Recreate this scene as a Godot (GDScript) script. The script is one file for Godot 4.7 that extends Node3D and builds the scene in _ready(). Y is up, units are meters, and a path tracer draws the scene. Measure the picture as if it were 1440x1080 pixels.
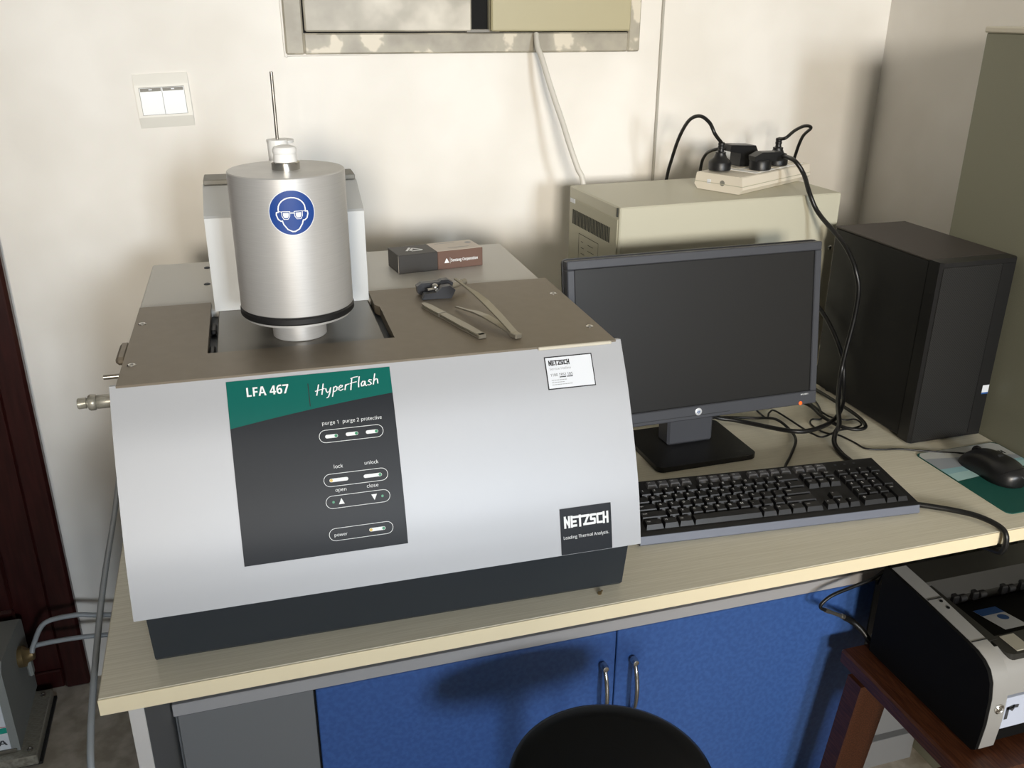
extends Node3D
# A laboratory bench with a thermal analyser, a monitor, a keyboard and a printer beside it.

var M := {}
var FONT: SystemFont
var FONT_BOLD: SystemFont
var glyphs := {}


func _ready() -> void:
	# ---------------------------------------------------------------- camera
	var cam := Camera3D.new()
	cam.name = "camera"
	cam.position = Vector3(0.2055, 1.4757, 1.9516)
	cam.rotation = Vector3(-0.392425, -0.298255, 0.005)
	cam.fov = 45.528
	cam.near = 0.02
	cam.current = true
	add_child(cam)
	# ---------------------------------------------------------------- sky, exposure
	var env := Environment.new()
	env.background_mode = Environment.BG_SKY
	var sky := Sky.new()
	var ps := ProceduralSkyMaterial.new()
	ps.sky_top_color = Color(0.45, 0.58, 0.78)
	ps.sky_horizon_color = Color(0.80, 0.84, 0.88)
	ps.ground_horizon_color = Color(0.6, 0.6, 0.58)
	ps.ground_bottom_color = Color(0.4, 0.4, 0.38)
	sky.sky_material = ps
	env.sky = sky
	env.tonemap_mode = Environment.TONE_MAPPER_LINEAR
	env.tonemap_exposure = 1.26
	env.sdfgi_enabled = true
	env.ssao_enabled = true
	env.ssil_enabled = true
	var we := WorldEnvironment.new()
	we.name = "world_environment"
	we.environment = env
	add_child(we)
	# ---------------------------------------------------------------- unseen light from behind the camera, throwing the soft shadows
	area_light("unseen_left_light", Vector3(-1.15, 2.45, 9.0), Vector3(0.95, 1.25, 0.3), Vector2(1.3, 1.1), Color(1.0, 0.96, 0.90), 67.0)  # out of view, warm, lights mostly the right part of the wall
	area_light("unseen_right_light", Vector3(1.42, 2.35, 9.0), Vector3(0.5, 1.1, 0.5), Vector2(1.1, 1.1), Color(0.93, 0.965, 1.0), 42.0)  # out of view, cool, lights mostly the left part

	make_materials()
	build_room()
	build_desk()
	build_analyser()
	build_power_box()
	build_monitor()
	build_tower()
	build_keyboard()
	build_mouse()
	build_wall_things()
	build_cables()
	build_small_things()
	build_printer()
	build_seats()
	build_gas_unit()


func area_light(called: String, at: Vector3, to: Vector3, size: Vector2, col: Color, energy: float) -> void:
	var l := AreaLight3D.new()
	l.name = called
	l.area_size = size
	l.light_color = col
	l.light_energy = energy
	l.area_normalize_energy = true
	l.shadow_enabled = true
	l.set("area_range", 20.0)
	add_child(l)
	l.look_at_from_position(at, to, Vector3.UP)


# ==================================================================== helpers: nodes
func tag(o: Node, label: String, category: String, group := "") -> void:
	o.set_meta("label", label)
	o.set_meta("category", category)
	if group != "":
		o.set_meta("group", group)


func thing(called: String, label: String, category: String, at: Vector3, yaw := 0.0, group := "") -> Node3D:
	var n := Node3D.new()
	n.name = called
	n.position = at
	n.rotation.y = yaw
	add_child(n, true)
	tag(n, label, category, group)
	return n


func put(called: String, st: SurfaceTool, m: Material, parent: Node = self, label := "") -> MeshInstance3D:
	st.generate_normals()
	var o := MeshInstance3D.new()
	o.name = called
	o.mesh = st.commit()
	o.material_override = m
	o.cast_shadow = GeometryInstance3D.SHADOW_CASTING_SETTING_ON
	parent.add_child(o, true)
	if label != "":
		o.set_meta("label", label)
	return o


func struct(called: String, st: SurfaceTool, m: Material) -> MeshInstance3D:
	var o := put(called, st, m)
	o.set_meta("kind", "structure")
	return o


# ==================================================================== helpers: geometry
func mb() -> SurfaceTool:
	var st := SurfaceTool.new()
	st.begin(Mesh.PRIMITIVE_TRIANGLES)
	st.set_smooth_group(-1)
	return st


func tri(st: SurfaceTool, a: Vector3, b: Vector3, c: Vector3, away: Vector3) -> void:
	# wound so that the face looks along «away»
	if (c - a).cross(b - a).dot(away) < 0.0:
		var t := b
		b = c
		c = t
	for p in [a, b, c]:
		st.set_uv(Vector2(p.x, p.y))
		st.add_vertex(p)


func quad(st: SurfaceTool, a: Vector3, b: Vector3, c: Vector3, d: Vector3, away: Vector3) -> void:
	tri(st, a, b, c, away)
	tri(st, a, c, d, away)


func box(st: SurfaceTool, lo: Vector3, hi: Vector3, bev := 0.001, xf := Transform3D()) -> void:
	# a box with chamfered edges
	var mid := (lo + hi) / 2.0
	var h := (hi - lo) / 2.0
	var e := minf(bev, minf(h.x, minf(h.y, h.z)) * 0.9)
	st.set_smooth_group(-1)
	var v := func(s: Vector3, k: int) -> Vector3:
		var p := Vector3(s.x * h.x, s.y * h.y, s.z * h.z)
		for i in 3:
			if i != k:
				p[i] -= s[i] * e
		return xf * (mid + p)
	var away := func(d: Vector3) -> Vector3: return xf.basis * d
	for k in 3:
		for sg in [-1.0, 1.0]:
			var q := []
			for pr in [[-1, -1], [1, -1], [1, 1], [-1, 1]]:
				var s := Vector3.ZERO
				s[k] = sg
				s[(k + 1) % 3] = pr[0]
				s[(k + 2) % 3] = pr[1]
				q.append(v.call(s, k))
			var d := Vector3.ZERO
			d[k] = sg
			quad(st, q[0], q[1], q[2], q[3], away.call(d))
	if e <= 0.0:
		return
	for k in 3:
		var i := (k + 1) % 3
		var j := (k + 2) % 3
		for a in [-1.0, 1.0]:
			for b in [-1.0, 1.0]:
				var s0 := Vector3.ZERO
				s0[i] = a
				s0[j] = b
				s0[k] = -1
				var s1 := s0
				s1[k] = 1
				var d := Vector3.ZERO
				d[i] = a
				d[j] = b
				quad(st, v.call(s0, i), v.call(s1, i), v.call(s1, j), v.call(s0, j), away.call(d))
	for a in [-1.0, 1.0]:
		for b in [-1.0, 1.0]:
			for c in [-1.0, 1.0]:
				var s := Vector3(a, b, c)
				tri(st, v.call(s, 0), v.call(s, 1), v.call(s, 2), away.call(s))


func bx(lo: Vector3, hi: Vector3, bev := 0.001, xf := Transform3D()) -> SurfaceTool:
	var st := mb()
	box(st, lo, hi, bev, xf)
	return st


func prism(st: SurfaceTool, poly: PackedVector2Array, z0: float, z1: float, xf := Transform3D(), smooth_deg := 0.0) -> void:
	# a polygon in the xy plane of xf, pulled along its z
	var n := poly.size()
	var ccw := not Geometry2D.is_polygon_clockwise(poly)
	var idx := Geometry2D.triangulate_polygon(poly)
	st.set_smooth_group(-1)
	for s in [[z0, -1.0], [z1, 1.0]]:
		for i in range(0, idx.size(), 3):
			var p := []
			for k in 3:
				p.append(xf * Vector3(poly[idx[i + k]].x, poly[idx[i + k]].y, s[0]))
			tri(st, p[0], p[1], p[2], xf.basis * Vector3(0, 0, s[1] * signf(z1 - z0)))
	var group := 0
	for i in n:
		var a := poly[i]
		var b := poly[(i + 1) % n]
		var d := b - a
		if d.length() < 1e-7:
			continue
		var out := Vector2(d.y, -d.x) if ccw else Vector2(-d.y, d.x)
		if smooth_deg > 0.0:
			var pd := a - poly[(i + n - 1) % n]
			if absf(pd.angle_to(d)) > deg_to_rad(smooth_deg):
				group += 1
			st.set_smooth_group(group)
		else:
			st.set_smooth_group(-1)
		quad(st, xf * Vector3(a.x, a.y, z0), xf * Vector3(b.x, b.y, z0), xf * Vector3(b.x, b.y, z1), xf * Vector3(a.x, a.y, z1), xf.basis * Vector3(out.x, out.y, 0))
	st.set_smooth_group(-1)


# a profile given as (z, y) pulled along x
func along_x(poly: PackedVector2Array, x0: float, x1: float, smooth_deg := 0.0) -> SurfaceTool:
	var st := mb()
	# local x -> world z, local y -> world y, local z -> world -x keeps the hand
	prism(st, poly, -x1, -x0, Transform3D(Basis(Vector3(0, 0, 1), Vector3(0, 1, 0), Vector3(-1, 0, 0)), Vector3.ZERO), smooth_deg)
	return st


# a profile given as (x, z) pulled along y
func along_y(st: SurfaceTool, poly: PackedVector2Array, y0: float, y1: float, smooth_deg := 0.0) -> void:
	prism(st, poly, -y1, -y0, Transform3D(Basis(Vector3(1, 0, 0), Vector3(0, 0, 1), Vector3(0, -1, 0)), Vector3.ZERO), smooth_deg)


func rrect(x0: float, y0: float, x1: float, y1: float, r: float, k := 5) -> PackedVector2Array:
	var p := PackedVector2Array()
	for c in [[x1 - r, y1 - r, 0.0], [x0 + r, y1 - r, 90.0], [x0 + r, y0 + r, 180.0], [x1 - r, y0 + r, 270.0]]:
		for i in k + 1:
			var a := deg_to_rad(c[2] + 90.0 * i / k)
			p.append(Vector2(c[0] + r * cos(a), c[1] + r * sin(a)))
	return p


func lathe(st: SurfaceTool, prof: Array, segs := 32, xf := Transform3D(), sharp := 35.0) -> void:
	# prof: [radius, height] from the bottom up the outside
	var g := 1
	for i in prof.size() - 1:
		var a := Vector2(prof[i][0], prof[i][1])
		var b := Vector2(prof[i + 1][0], prof[i + 1][1])
		if i > 0:
			var c := Vector2(prof[i - 1][0], prof[i - 1][1])
			if absf((a - c).angle_to(b - a)) > deg_to_rad(sharp):
				g += 1
		st.set_smooth_group(g)
		var d := b - a
		var out := Vector2(d.y, -d.x)
		for k in segs:
			var t0 := TAU * k / segs
			var t1 := TAU * ((k + 1) % segs) / segs
			var tm := TAU * (k + 0.5) / segs
			var away := xf.basis * Vector3(out.x * cos(tm), out.y, out.x * sin(tm))
			var p0 := xf * Vector3(a.x * cos(t0), a.y, a.x * sin(t0))
			var p1 := xf * Vector3(a.x * cos(t1), a.y, a.x * sin(t1))
			var p2 := xf * Vector3(b.x * cos(t1), b.y, b.x * sin(t1))
			var p3 := xf * Vector3(b.x * cos(t0), b.y, b.x * sin(t0))
			if a.x > 1e-6:
				tri(st, p0, p1, p2, away)
			if b.x > 1e-6:
				tri(st, p0, p2, p3, away)
			elif a.x <= 1e-6:
				pass
	st.set_smooth_group(-1)


func lt(prof: Array, segs := 32, xf := Transform3D(), sharp := 35.0) -> SurfaceTool:
	var st := mb()
	lathe(st, prof, segs, xf, sharp)
	return st


func upright(dir: Vector3, at: Vector3) -> Transform3D:
	# y of the frame along dir
	var y := dir.normalized()
	var x := y.cross(Vector3.UP if absf(y.y) < 0.95 else Vector3.RIGHT).normalized()
	return Transform3D(Basis(x, y, x.cross(y)), at)


func curve(pts: Array, per := 6) -> PackedVector3Array:
	var out := PackedVector3Array()
	var n := pts.size()
	for i in n - 1:
		var a: Vector3 = pts[maxi(i - 1, 0)]
		var b: Vector3 = pts[i]
		var c: Vector3 = pts[i + 1]
		var d: Vector3 = pts[mini(i + 2, n - 1)]
		for k in per:
			out.append(b.cubic_interpolate(c, a, d, float(k) / per))
	out.append(pts[n - 1])
	return out


func tube(st: SurfaceTool, pts: Array, r: float, segs := 10, per := 6) -> void:
	var c := curve(pts, per)
	var n := c.size()
	var t := (c[1] - c[0]).normalized()
	var u := t.cross(Vector3.UP if absf(t.y) < 0.9 else Vector3.RIGHT).normalized()
	var rings := []
	for i in n:
		var tn := (c[mini(i + 1, n - 1)] - c[maxi(i - 1, 0)]).normalized()
		u = (u - tn * u.dot(tn)).normalized()
		var v := tn.cross(u)
		var ring := []
		for k in segs:
			var a := TAU * k / segs
			ring.append(c[i] + (u * cos(a) + v * sin(a)) * r)
		rings.append(ring)
	st.set_smooth_group(1)
	for i in n - 1:
		for k in segs:
			var k2 := (k + 1) % segs
			var away: Vector3 = (rings[i][k] + rings[i][k2]) / 2.0 - c[i]
			quad(st, rings[i][k], rings[i][k2], rings[i + 1][k2], rings[i + 1][k], away)
	st.set_smooth_group(-1)
	for e in [0, n - 1]:
		var away := (c[0] - c[1]) if e == 0 else (c[n - 1] - c[n - 2])
		for k in segs:
			tri(st, c[e], rings[e][k], rings[e][(k + 1) % segs], away)


func tb(pts: Array, r: float, segs := 10, per := 6) -> SurfaceTool:
	var st := mb()
	tube(st, pts, r, segs, per)
	return st


# ==================================================================== helpers: flat print (2D triangles laid on a surface)
func letters(text: String, bold := false) -> PackedVector2Array:
	# triangles of a line of text, capitals one unit high, starting at x = 0 on the baseline
	var key := text + ("#b" if bold else "")
	if glyphs.has(key):
		return glyphs[key]
	var tm := TextMesh.new()
	tm.font = FONT_BOLD if bold else FONT
	tm.font_size = 64
	tm.pixel_size = 0.01
	tm.depth = 0.02
	tm.curve_step = 1.0
	tm.text = text
	var cap := TextMesh.new()
	cap.font = tm.font
	cap.font_size = 64
	cap.pixel_size = 0.01
	cap.depth = 0.02
	cap.text = "H"
	var ch := cap.get_aabb()
	tm.horizontal_alignment = HORIZONTAL_ALIGNMENT_LEFT
	tm.vertical_alignment = VERTICAL_ALIGNMENT_BOTTOM
	cap.vertical_alignment = VERTICAL_ALIGNMENT_BOTTOM
	ch = cap.get_aabb()
	var res := PackedVector2Array()
	var arr := tm.get_mesh_arrays()
	var v: PackedVector3Array = arr[Mesh.ARRAY_VERTEX]
	var nn: PackedVector3Array = arr[Mesh.ARRAY_NORMAL]
	var ix: PackedInt32Array = arr[Mesh.ARRAY_INDEX] if arr[Mesh.ARRAY_INDEX] != null else PackedInt32Array(range(v.size()))
	var lo := 1e9
	for i in range(0, ix.size(), 3):
		if nn[ix[i]].z > 0.5 and nn[ix[i + 1]].z > 0.5 and nn[ix[i + 2]].z > 0.5:
			for k in 3:
				var p := v[ix[i + k]]
				lo = minf(lo, p.x)
				res.append(Vector2(p.x, p.y - ch.position.y) / ch.size.y)
	for i in res.size():
		res[i].x -= lo / ch.size.y
	glyphs[key] = res
	return res


func width(t: PackedVector2Array) -> float:
	var w := 0.0
	for p in t:
		w = maxf(w, p.x)
	return w


func strokes(lines: Array, w: float) -> PackedVector2Array:
	# pen strokes of width w through lists of [x, y]
	var res := PackedVector2Array()
	for l in lines:
		for i in l.size() - 1:
			var a := Vector2(l[i][0], l[i][1])
			var b := Vector2(l[i + 1][0], l[i + 1][1])
			var d := (b - a).normalized() * w / 2.0
			var n := Vector2(-d.y, d.x)
			a -= d * 0.55
			b += d * 0.55
			res.append_array([a + n, b + n, b - n, a + n, b - n, a - n])
	return res


func fill(poly: PackedVector2Array) -> PackedVector2Array:
	var res := PackedVector2Array()
	for i in Geometry2D.triangulate_polygon(poly):
		res.append(poly[i])
	return res


func disc2(cx: float, cy: float, r: float, k := 16) -> PackedVector2Array:
	var p := PackedVector2Array()
	for i in k:
		p.append(Vector2(cx + r * cos(TAU * i / k), cy + r * sin(TAU * i / k)))
	return fill(p)


func moved(t: PackedVector2Array, s: Vector2, at: Vector2) -> PackedVector2Array:
	var r := PackedVector2Array()
	for p in t:
		r.append(p * s + at)
	return r


func pill(x0: float, x1: float, yc: float, h: float, k := 8) -> Array:
	# the outline of a capsule as one closed pen stroke
	var l := []
	var r := h / 2.0
	for i in k + 1:
		var a := -PI / 2 + PI * i / k
		l.append([x1 - r + r * cos(a), yc + r * sin(a)])
	for i in k + 1:
		var a := PI / 2 + PI * i / k
		l.append([x0 + r + r * cos(a), yc + r * sin(a)])
	l.append(l[0])
	return [l]


func lay(st: SurfaceTool, t: PackedVector2Array, to: Callable, away: Vector3) -> void:
	st.set_smooth_group(1)
	for i in range(0, t.size(), 3):
		tri(st, to.call(t[i]), to.call(t[i + 1]), to.call(t[i + 2]), away)
	st.set_smooth_group(-1)


func plane_map(at: Vector3, ux: Vector3, uy: Vector3) -> Callable:
	return func(p: Vector2) -> Vector3: return at + ux * p.x + uy * p.y


func print_on(called: String, t: PackedVector2Array, to: Callable, away: Vector3, m: Material, parent: Node, label := "") -> MeshInstance3D:
	var st := mb()
	lay(st, t, to, away)
	return put(called, st, m, parent, label)


func block_word(word: String) -> PackedVector2Array:
	# heavy square capitals, one unit high
	var s := 0.22
	var h := s / 2.0
	var w := 0.62
	var forms := {
		"N": [[[0.09, 0], [0.09, 1]], [[w - 0.09, 0], [w - 0.09, 1]], [[0.12, 0.80], [w - 0.12, 0.20]]],
		"E": [[[h, 0], [h, 1]], [[h, 1 - h], [w, 1 - h]], [[h, 0.5], [w - 0.06, 0.5]], [[h, h], [w, h]]],
		"T": [[[0, 1 - h], [w, 1 - h]], [[w / 2, 0], [w / 2, 1]]],
		"Z": [[[0, 1 - h], [w, 1 - h]], [[w - h, 0.9], [h, 0.1]], [[0, h], [w, h]]],
		"S": [[[w, 1 - h], [h, 1 - h]], [[h, 1 - h], [h, 0.5]], [[h, 0.5], [w - h, 0.5]], [[w - h, 0.5], [w - h, h]], [[w - h, h], [0, h]]],
		"C": [[[w, 1 - h], [h, 1 - h]], [[h, 1 - h], [h, h]], [[h, h], [w, h]]],
		"H": [[[h, 0], [h, 1]], [[w - h, 0], [w - h, 1]], [[h, 0.5], [w - h, 0.5]]],
	}
	var res := PackedVector2Array()
	var x := 0.0
	for c in word:
		res.append_array(moved(strokes(forms[c], s), Vector2.ONE, Vector2(x, 0)))
		x += w + 0.075
	return res


# ==================================================================== materials
func mat(called: String, c: Color, rough := 0.6, metal := 0.0, spec := 0.5) -> StandardMaterial3D:
	var m := StandardMaterial3D.new()
	m.resource_name = called
	m.albedo_color = c
	m.roughness = rough
	m.metallic = metal
	m.metallic_specular = spec
	M[called] = m
	return m


func noise(freq: float, octaves := 4, kind := FastNoiseLite.TYPE_SIMPLEX_SMOOTH, rnd := 1) -> FastNoiseLite:
	var n := FastNoiseLite.new()
	n.seed = rnd
	n.noise_type = kind
	n.frequency = freq
	n.fractal_octaves = octaves
	return n


func noise_tex(n: FastNoiseLite, colors: Array, stops: Array, size := 512) -> NoiseTexture2D:
	var t := NoiseTexture2D.new()
	t.width = size
	t.height = size
	t.seamless = true
	t.noise = n
	var g := Gradient.new()
	g.offsets = PackedFloat32Array(stops)
	g.colors = PackedColorArray(colors)
	t.color_ramp = g
	return t


func grained(m: StandardMaterial3D, t: Texture2D, scale: Vector3) -> void:
	m.albedo_texture = t
	m.uv1_triplanar = true
	m.uv1_world_triplanar = true
	m.uv1_scale = scale


func rgb(r: int, g: int, b: int) -> Color:
	return Color(r / 255.0, g / 255.0, b / 255.0)


func make_materials() -> void:
	FONT = SystemFont.new()
	FONT.font_names = PackedStringArray(["Droid Sans"])
	FONT_BOLD = SystemFont.new()
	FONT_BOLD.font_names = PackedStringArray(["Droid Sans"])
	FONT_BOLD.font_weight = 700
	var W := Color.WHITE
	grained(mat("wall_paint", rgb(238, 235, 229), 0.55), noise_tex(noise(0.006, 4), [rgb(244, 243, 241), W], [0.25, 0.75]), Vector3(0.7, 0.7, 0.7))
	M.wall_paint.metallic_specular = 0.35
	mat("ceiling_paint", rgb(222, 221, 218), 0.8)  # ceiling out of view, kept pale to brighten level surfaces from above
	mat("unseen_wall_grey", rgb(150, 154, 156), 0.7)  # walls out of view, greyed to cut the light they bounce back
	grained(mat("floor_tile", rgb(188, 180, 167), 0.35), noise_tex(noise(0.02, 5, FastNoiseLite.TYPE_SIMPLEX, 4), [rgb(215, 212, 205), W], [0.2, 0.8]), Vector3(1.6, 1.6, 1.6))
	grained(mat("door_wood", rgb(52, 20, 18), 0.3), noise_tex(noise(0.015, 4, FastNoiseLite.TYPE_SIMPLEX, 3), [rgb(205, 195, 195), W], [0.2, 0.8]), Vector3(9, 0.7, 9))
	grained(mat("laminate", rgb(230, 224, 204), 0.42), noise_tex(noise(0.02, 4, FastNoiseLite.TYPE_SIMPLEX, 5), [rgb(243, 242, 238), W], [0.25, 0.75]), Vector3(0.5, 36, 36))
	mat("edge_band", rgb(240, 226, 192), 0.4)
	mat("board_grey", rgb(118, 119, 120), 0.55)
	mat("board_white", rgb(208, 204, 200), 0.5)
	mat("rail_grey", rgb(170, 168, 168), 0.45)
	mat("gap_black", rgb(10, 10, 11), 0.9)
	grained(mat("blue_door", rgb(62, 98, 162), 0.4), noise_tex(noise(0.05, 3, FastNoiseLite.TYPE_SIMPLEX, 6), [rgb(228, 230, 235), W], [0.2, 0.8]), Vector3(3, 3, 3))
	mat("chrome", rgb(205, 203, 198), 0.2, 1.0)
	mat("steel", rgb(172, 168, 160), 0.3, 0.9)
	mat("tool_steel", rgb(166, 160, 146), 0.4, 0.75)
	grained(mat("stainless", rgb(176, 172, 160), 0.35, 0.4), noise_tex(noise(0.03, 3, FastNoiseLite.TYPE_SIMPLEX, 8), [rgb(205, 205, 200), W], [0.2, 0.8]), Vector3(4, 4, 40))
	mat("shell_silver", rgb(180, 182, 186), 0.5, 0.25)
	mat("housing_grey", rgb(190, 188, 182), 0.45, 0.25)
	mat("arm_grey", rgb(186, 188, 188), 0.42, 0.3)
	grained(mat("brushed", rgb(208, 207, 205), 0.42, 0.5), noise_tex(noise(0.02, 3, FastNoiseLite.TYPE_SIMPLEX, 9), [rgb(247, 247, 247), W], [0.2, 0.8]), Vector3(2, 60, 2))
	grained(mat("bronze_cover", rgb(128, 118, 103), 0.46, 0.4), noise_tex(noise(0.02, 3, FastNoiseLite.TYPE_SIMPLEX, 10), [rgb(249, 249, 248), W], [0.2, 0.8]), Vector3(3, 3, 3))
	mat("tray_grey", rgb(112, 108, 100), 0.4, 0.4)
	mat("base_dark", rgb(40, 46, 52), 0.5)
	mat("white_plastic", rgb(240, 240, 238), 0.4)
	mat("switch_white", rgb(226, 224, 216), 0.35)
	mat("rocker_white", rgb(222, 226, 230), 0.3)
	mat("strip_grey", rgb(128, 126, 118), 0.5)
	mat("rubber", rgb(22, 22, 23), 0.55)
	mat("panel_dark", rgb(30, 34, 40), 0.45, 0.0, 0.35)
	mat("panel_teal", rgb(0, 98, 89), 0.45, 0.0, 0.3)
	mat("print_white", rgb(240, 243, 244), 0.5)
	mat("print_grey", rgb(150, 152, 155), 0.5)
	mat("print_black", rgb(25, 25, 28), 0.5)
	mat("led_green", rgb(20, 140, 92), 0.4)
	mat("led_yellow", rgb(222, 186, 70), 0.4)
	mat("sign_blue", rgb(10, 62, 140), 0.4)
	mat("label_white", rgb(226, 230, 236), 0.45)
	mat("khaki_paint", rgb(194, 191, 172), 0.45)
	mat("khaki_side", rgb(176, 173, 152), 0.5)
	mat("slot_dark", rgb(52, 54, 48), 0.8)
	mat("cream_plastic", rgb(222, 214, 198), 0.45)
	mat("black_plastic", rgb(24, 24, 25), 0.4)
	mat("black_matte", rgb(17, 17, 18), 0.55)
	mat("cable_black", rgb(20, 20, 20), 0.38)
	mat("cable_grey", rgb(205, 202, 194), 0.45)
	mat("hose_grey", rgb(150, 155, 158), 0.35)
	mat("bezel", rgb(66, 68, 74), 0.42)
	mat("screen", rgb(26, 26, 26), 0.36, 0.0, 0.5)
	mat("key_black", rgb(22, 22, 23), 0.42)
	mat("key_sheen_grey", rgb(84, 84, 86), 0.3)  # gloss on the fronts of the low keys, put into a paler grey
	mat("lip_grey", rgb(108, 113, 126), 0.4)
	mat("legend", rgb(245, 245, 245), 0.6)
	mat("led_orange", rgb(255, 96, 30), 0.4)
	M.led_orange.emission_enabled = true
	M.led_orange.emission = rgb(255, 80, 20)
	M.led_orange.emission_energy_multiplier = 0.9
	mat("logo_silver", rgb(225, 228, 232), 0.3, 0.3)
	mat("mouse_black", rgb(26, 26, 27), 0.33)
	mat("pad_teal", rgb(0, 82, 72), 0.75)
	mat("pad_white", rgb(196, 198, 194), 0.75)
	mat("pad_grey", rgb(158, 164, 170), 0.75)
	mat("pad_sky", rgb(150, 192, 198), 0.75)
	mat("pad_pale", rgb(176, 212, 210), 0.75)
	mat("tower_top", rgb(60, 54, 50), 0.55)
	mat("sticker_blue", rgb(40, 90, 160), 0.4)
	grained(mat("steel_cabinet", rgb(140, 140, 122), 0.55), noise_tex(noise(0.2, 2, FastNoiseLite.TYPE_SIMPLEX, 12), [rgb(225, 225, 225), W], [0.2, 0.8]), Vector3(6, 6, 6))
	mat("cabinet_edge", rgb(206, 200, 184), 0.5)
	var worn := mat("worn_paint", W, 0.42)
	grained(worn, noise_tex(noise(0.007, 5, FastNoiseLite.TYPE_SIMPLEX, 21), [rgb(158, 152, 138), rgb(172, 166, 152), rgb(188, 182, 168), rgb(208, 202, 188)], [0.2, 0.42, 0.55, 0.8]), Vector3(1.1, 1.1, 1.1))
	var worn2 := mat("worn_frame", W, 0.45)
	grained(worn2, noise_tex(noise(0.012, 5, FastNoiseLite.TYPE_SIMPLEX, 33), [rgb(150, 144, 130), rgb(162, 156, 142), rgb(172, 166, 150), rgb(212, 204, 186)], [0.2, 0.42, 0.64, 0.70]), Vector3(1.2, 1.2, 1.2))
	mat("khaki_door", rgb(174, 166, 134), 0.42)
	mat("wire_trunk", rgb(176, 172, 162), 0.5)
	mat("box_black", rgb(52, 50, 48), 0.5)
	mat("box_pale", rgb(206, 196, 184), 0.5)
	mat("box_brown", rgb(104, 78, 66), 0.5)
	mat("clamp_black", rgb(28, 29, 34), 0.35)
	mat("printer_silver", rgb(184, 184, 182), 0.38, 0.45)
	mat("printer_black", rgb(15, 15, 15), 0.7, 0.0, 0.25)
	mat("printer_cover", rgb(38, 37, 33), 0.5)
	mat("paper_blue", rgb(192, 200, 218), 0.5)
	mat("clear_tab", rgb(168, 164, 150), 0.25)
	grained(mat("stool_wood", rgb(86, 48, 25), 0.45), noise_tex(noise(0.02, 4, FastNoiseLite.TYPE_SIMPLEX, 14), [rgb(170, 150, 135), W], [0.2, 0.8]), Vector3(22, 22, 1.4))
	mat("seat_black", rgb(14, 15, 17), 0.3)
	mat("seat_rim", rgb(92, 92, 94), 0.3)
	grained(mat("unit_grey", rgb(165, 168, 164), 0.75), noise_tex(noise(0.3, 2, FastNoiseLite.TYPE_SIMPLEX, 15), [rgb(190, 190, 190), W], [0.2, 0.8]), Vector3(8, 8, 8))
	mat("unit_teal", rgb(30, 160, 140), 0.5)
	mat("unit_red", rgb(200, 90, 90), 0.5)
	mat("brass", rgb(140, 120, 84), 0.4, 0.7)
	mat("window_white", rgb(225, 225, 222), 0.5)
	var glass := mat("window_glass", Color(0.9, 0.95, 0.95, 0.08), 0.05)
	glass.transparency = BaseMaterial3D.TRANSPARENCY_ALPHA
	# perforated front of the computer: a fine diagonal weave
	var im := Image.create(32, 32, true, Image.FORMAT_RGB8)
	for y in 32:
		for x in 32:
			var u := fposmod((x + y) / 32.0 * 2.0, 1.0)
			var w := fposmod((x - y) / 32.0 * 2.0, 1.0)
			var hole := Vector2(u - 0.5, (w - 0.5)).length() < 0.34
			im.set_pixel(x, y, Color(0.012, 0.012, 0.012) if hole else Color(0.15, 0.15, 0.152))
	im.generate_mipmaps()
	var gm := mat("grille", W, 0.45)
	grained(gm, ImageTexture.create_from_image(im), Vector3(110, 110, 110))


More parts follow.
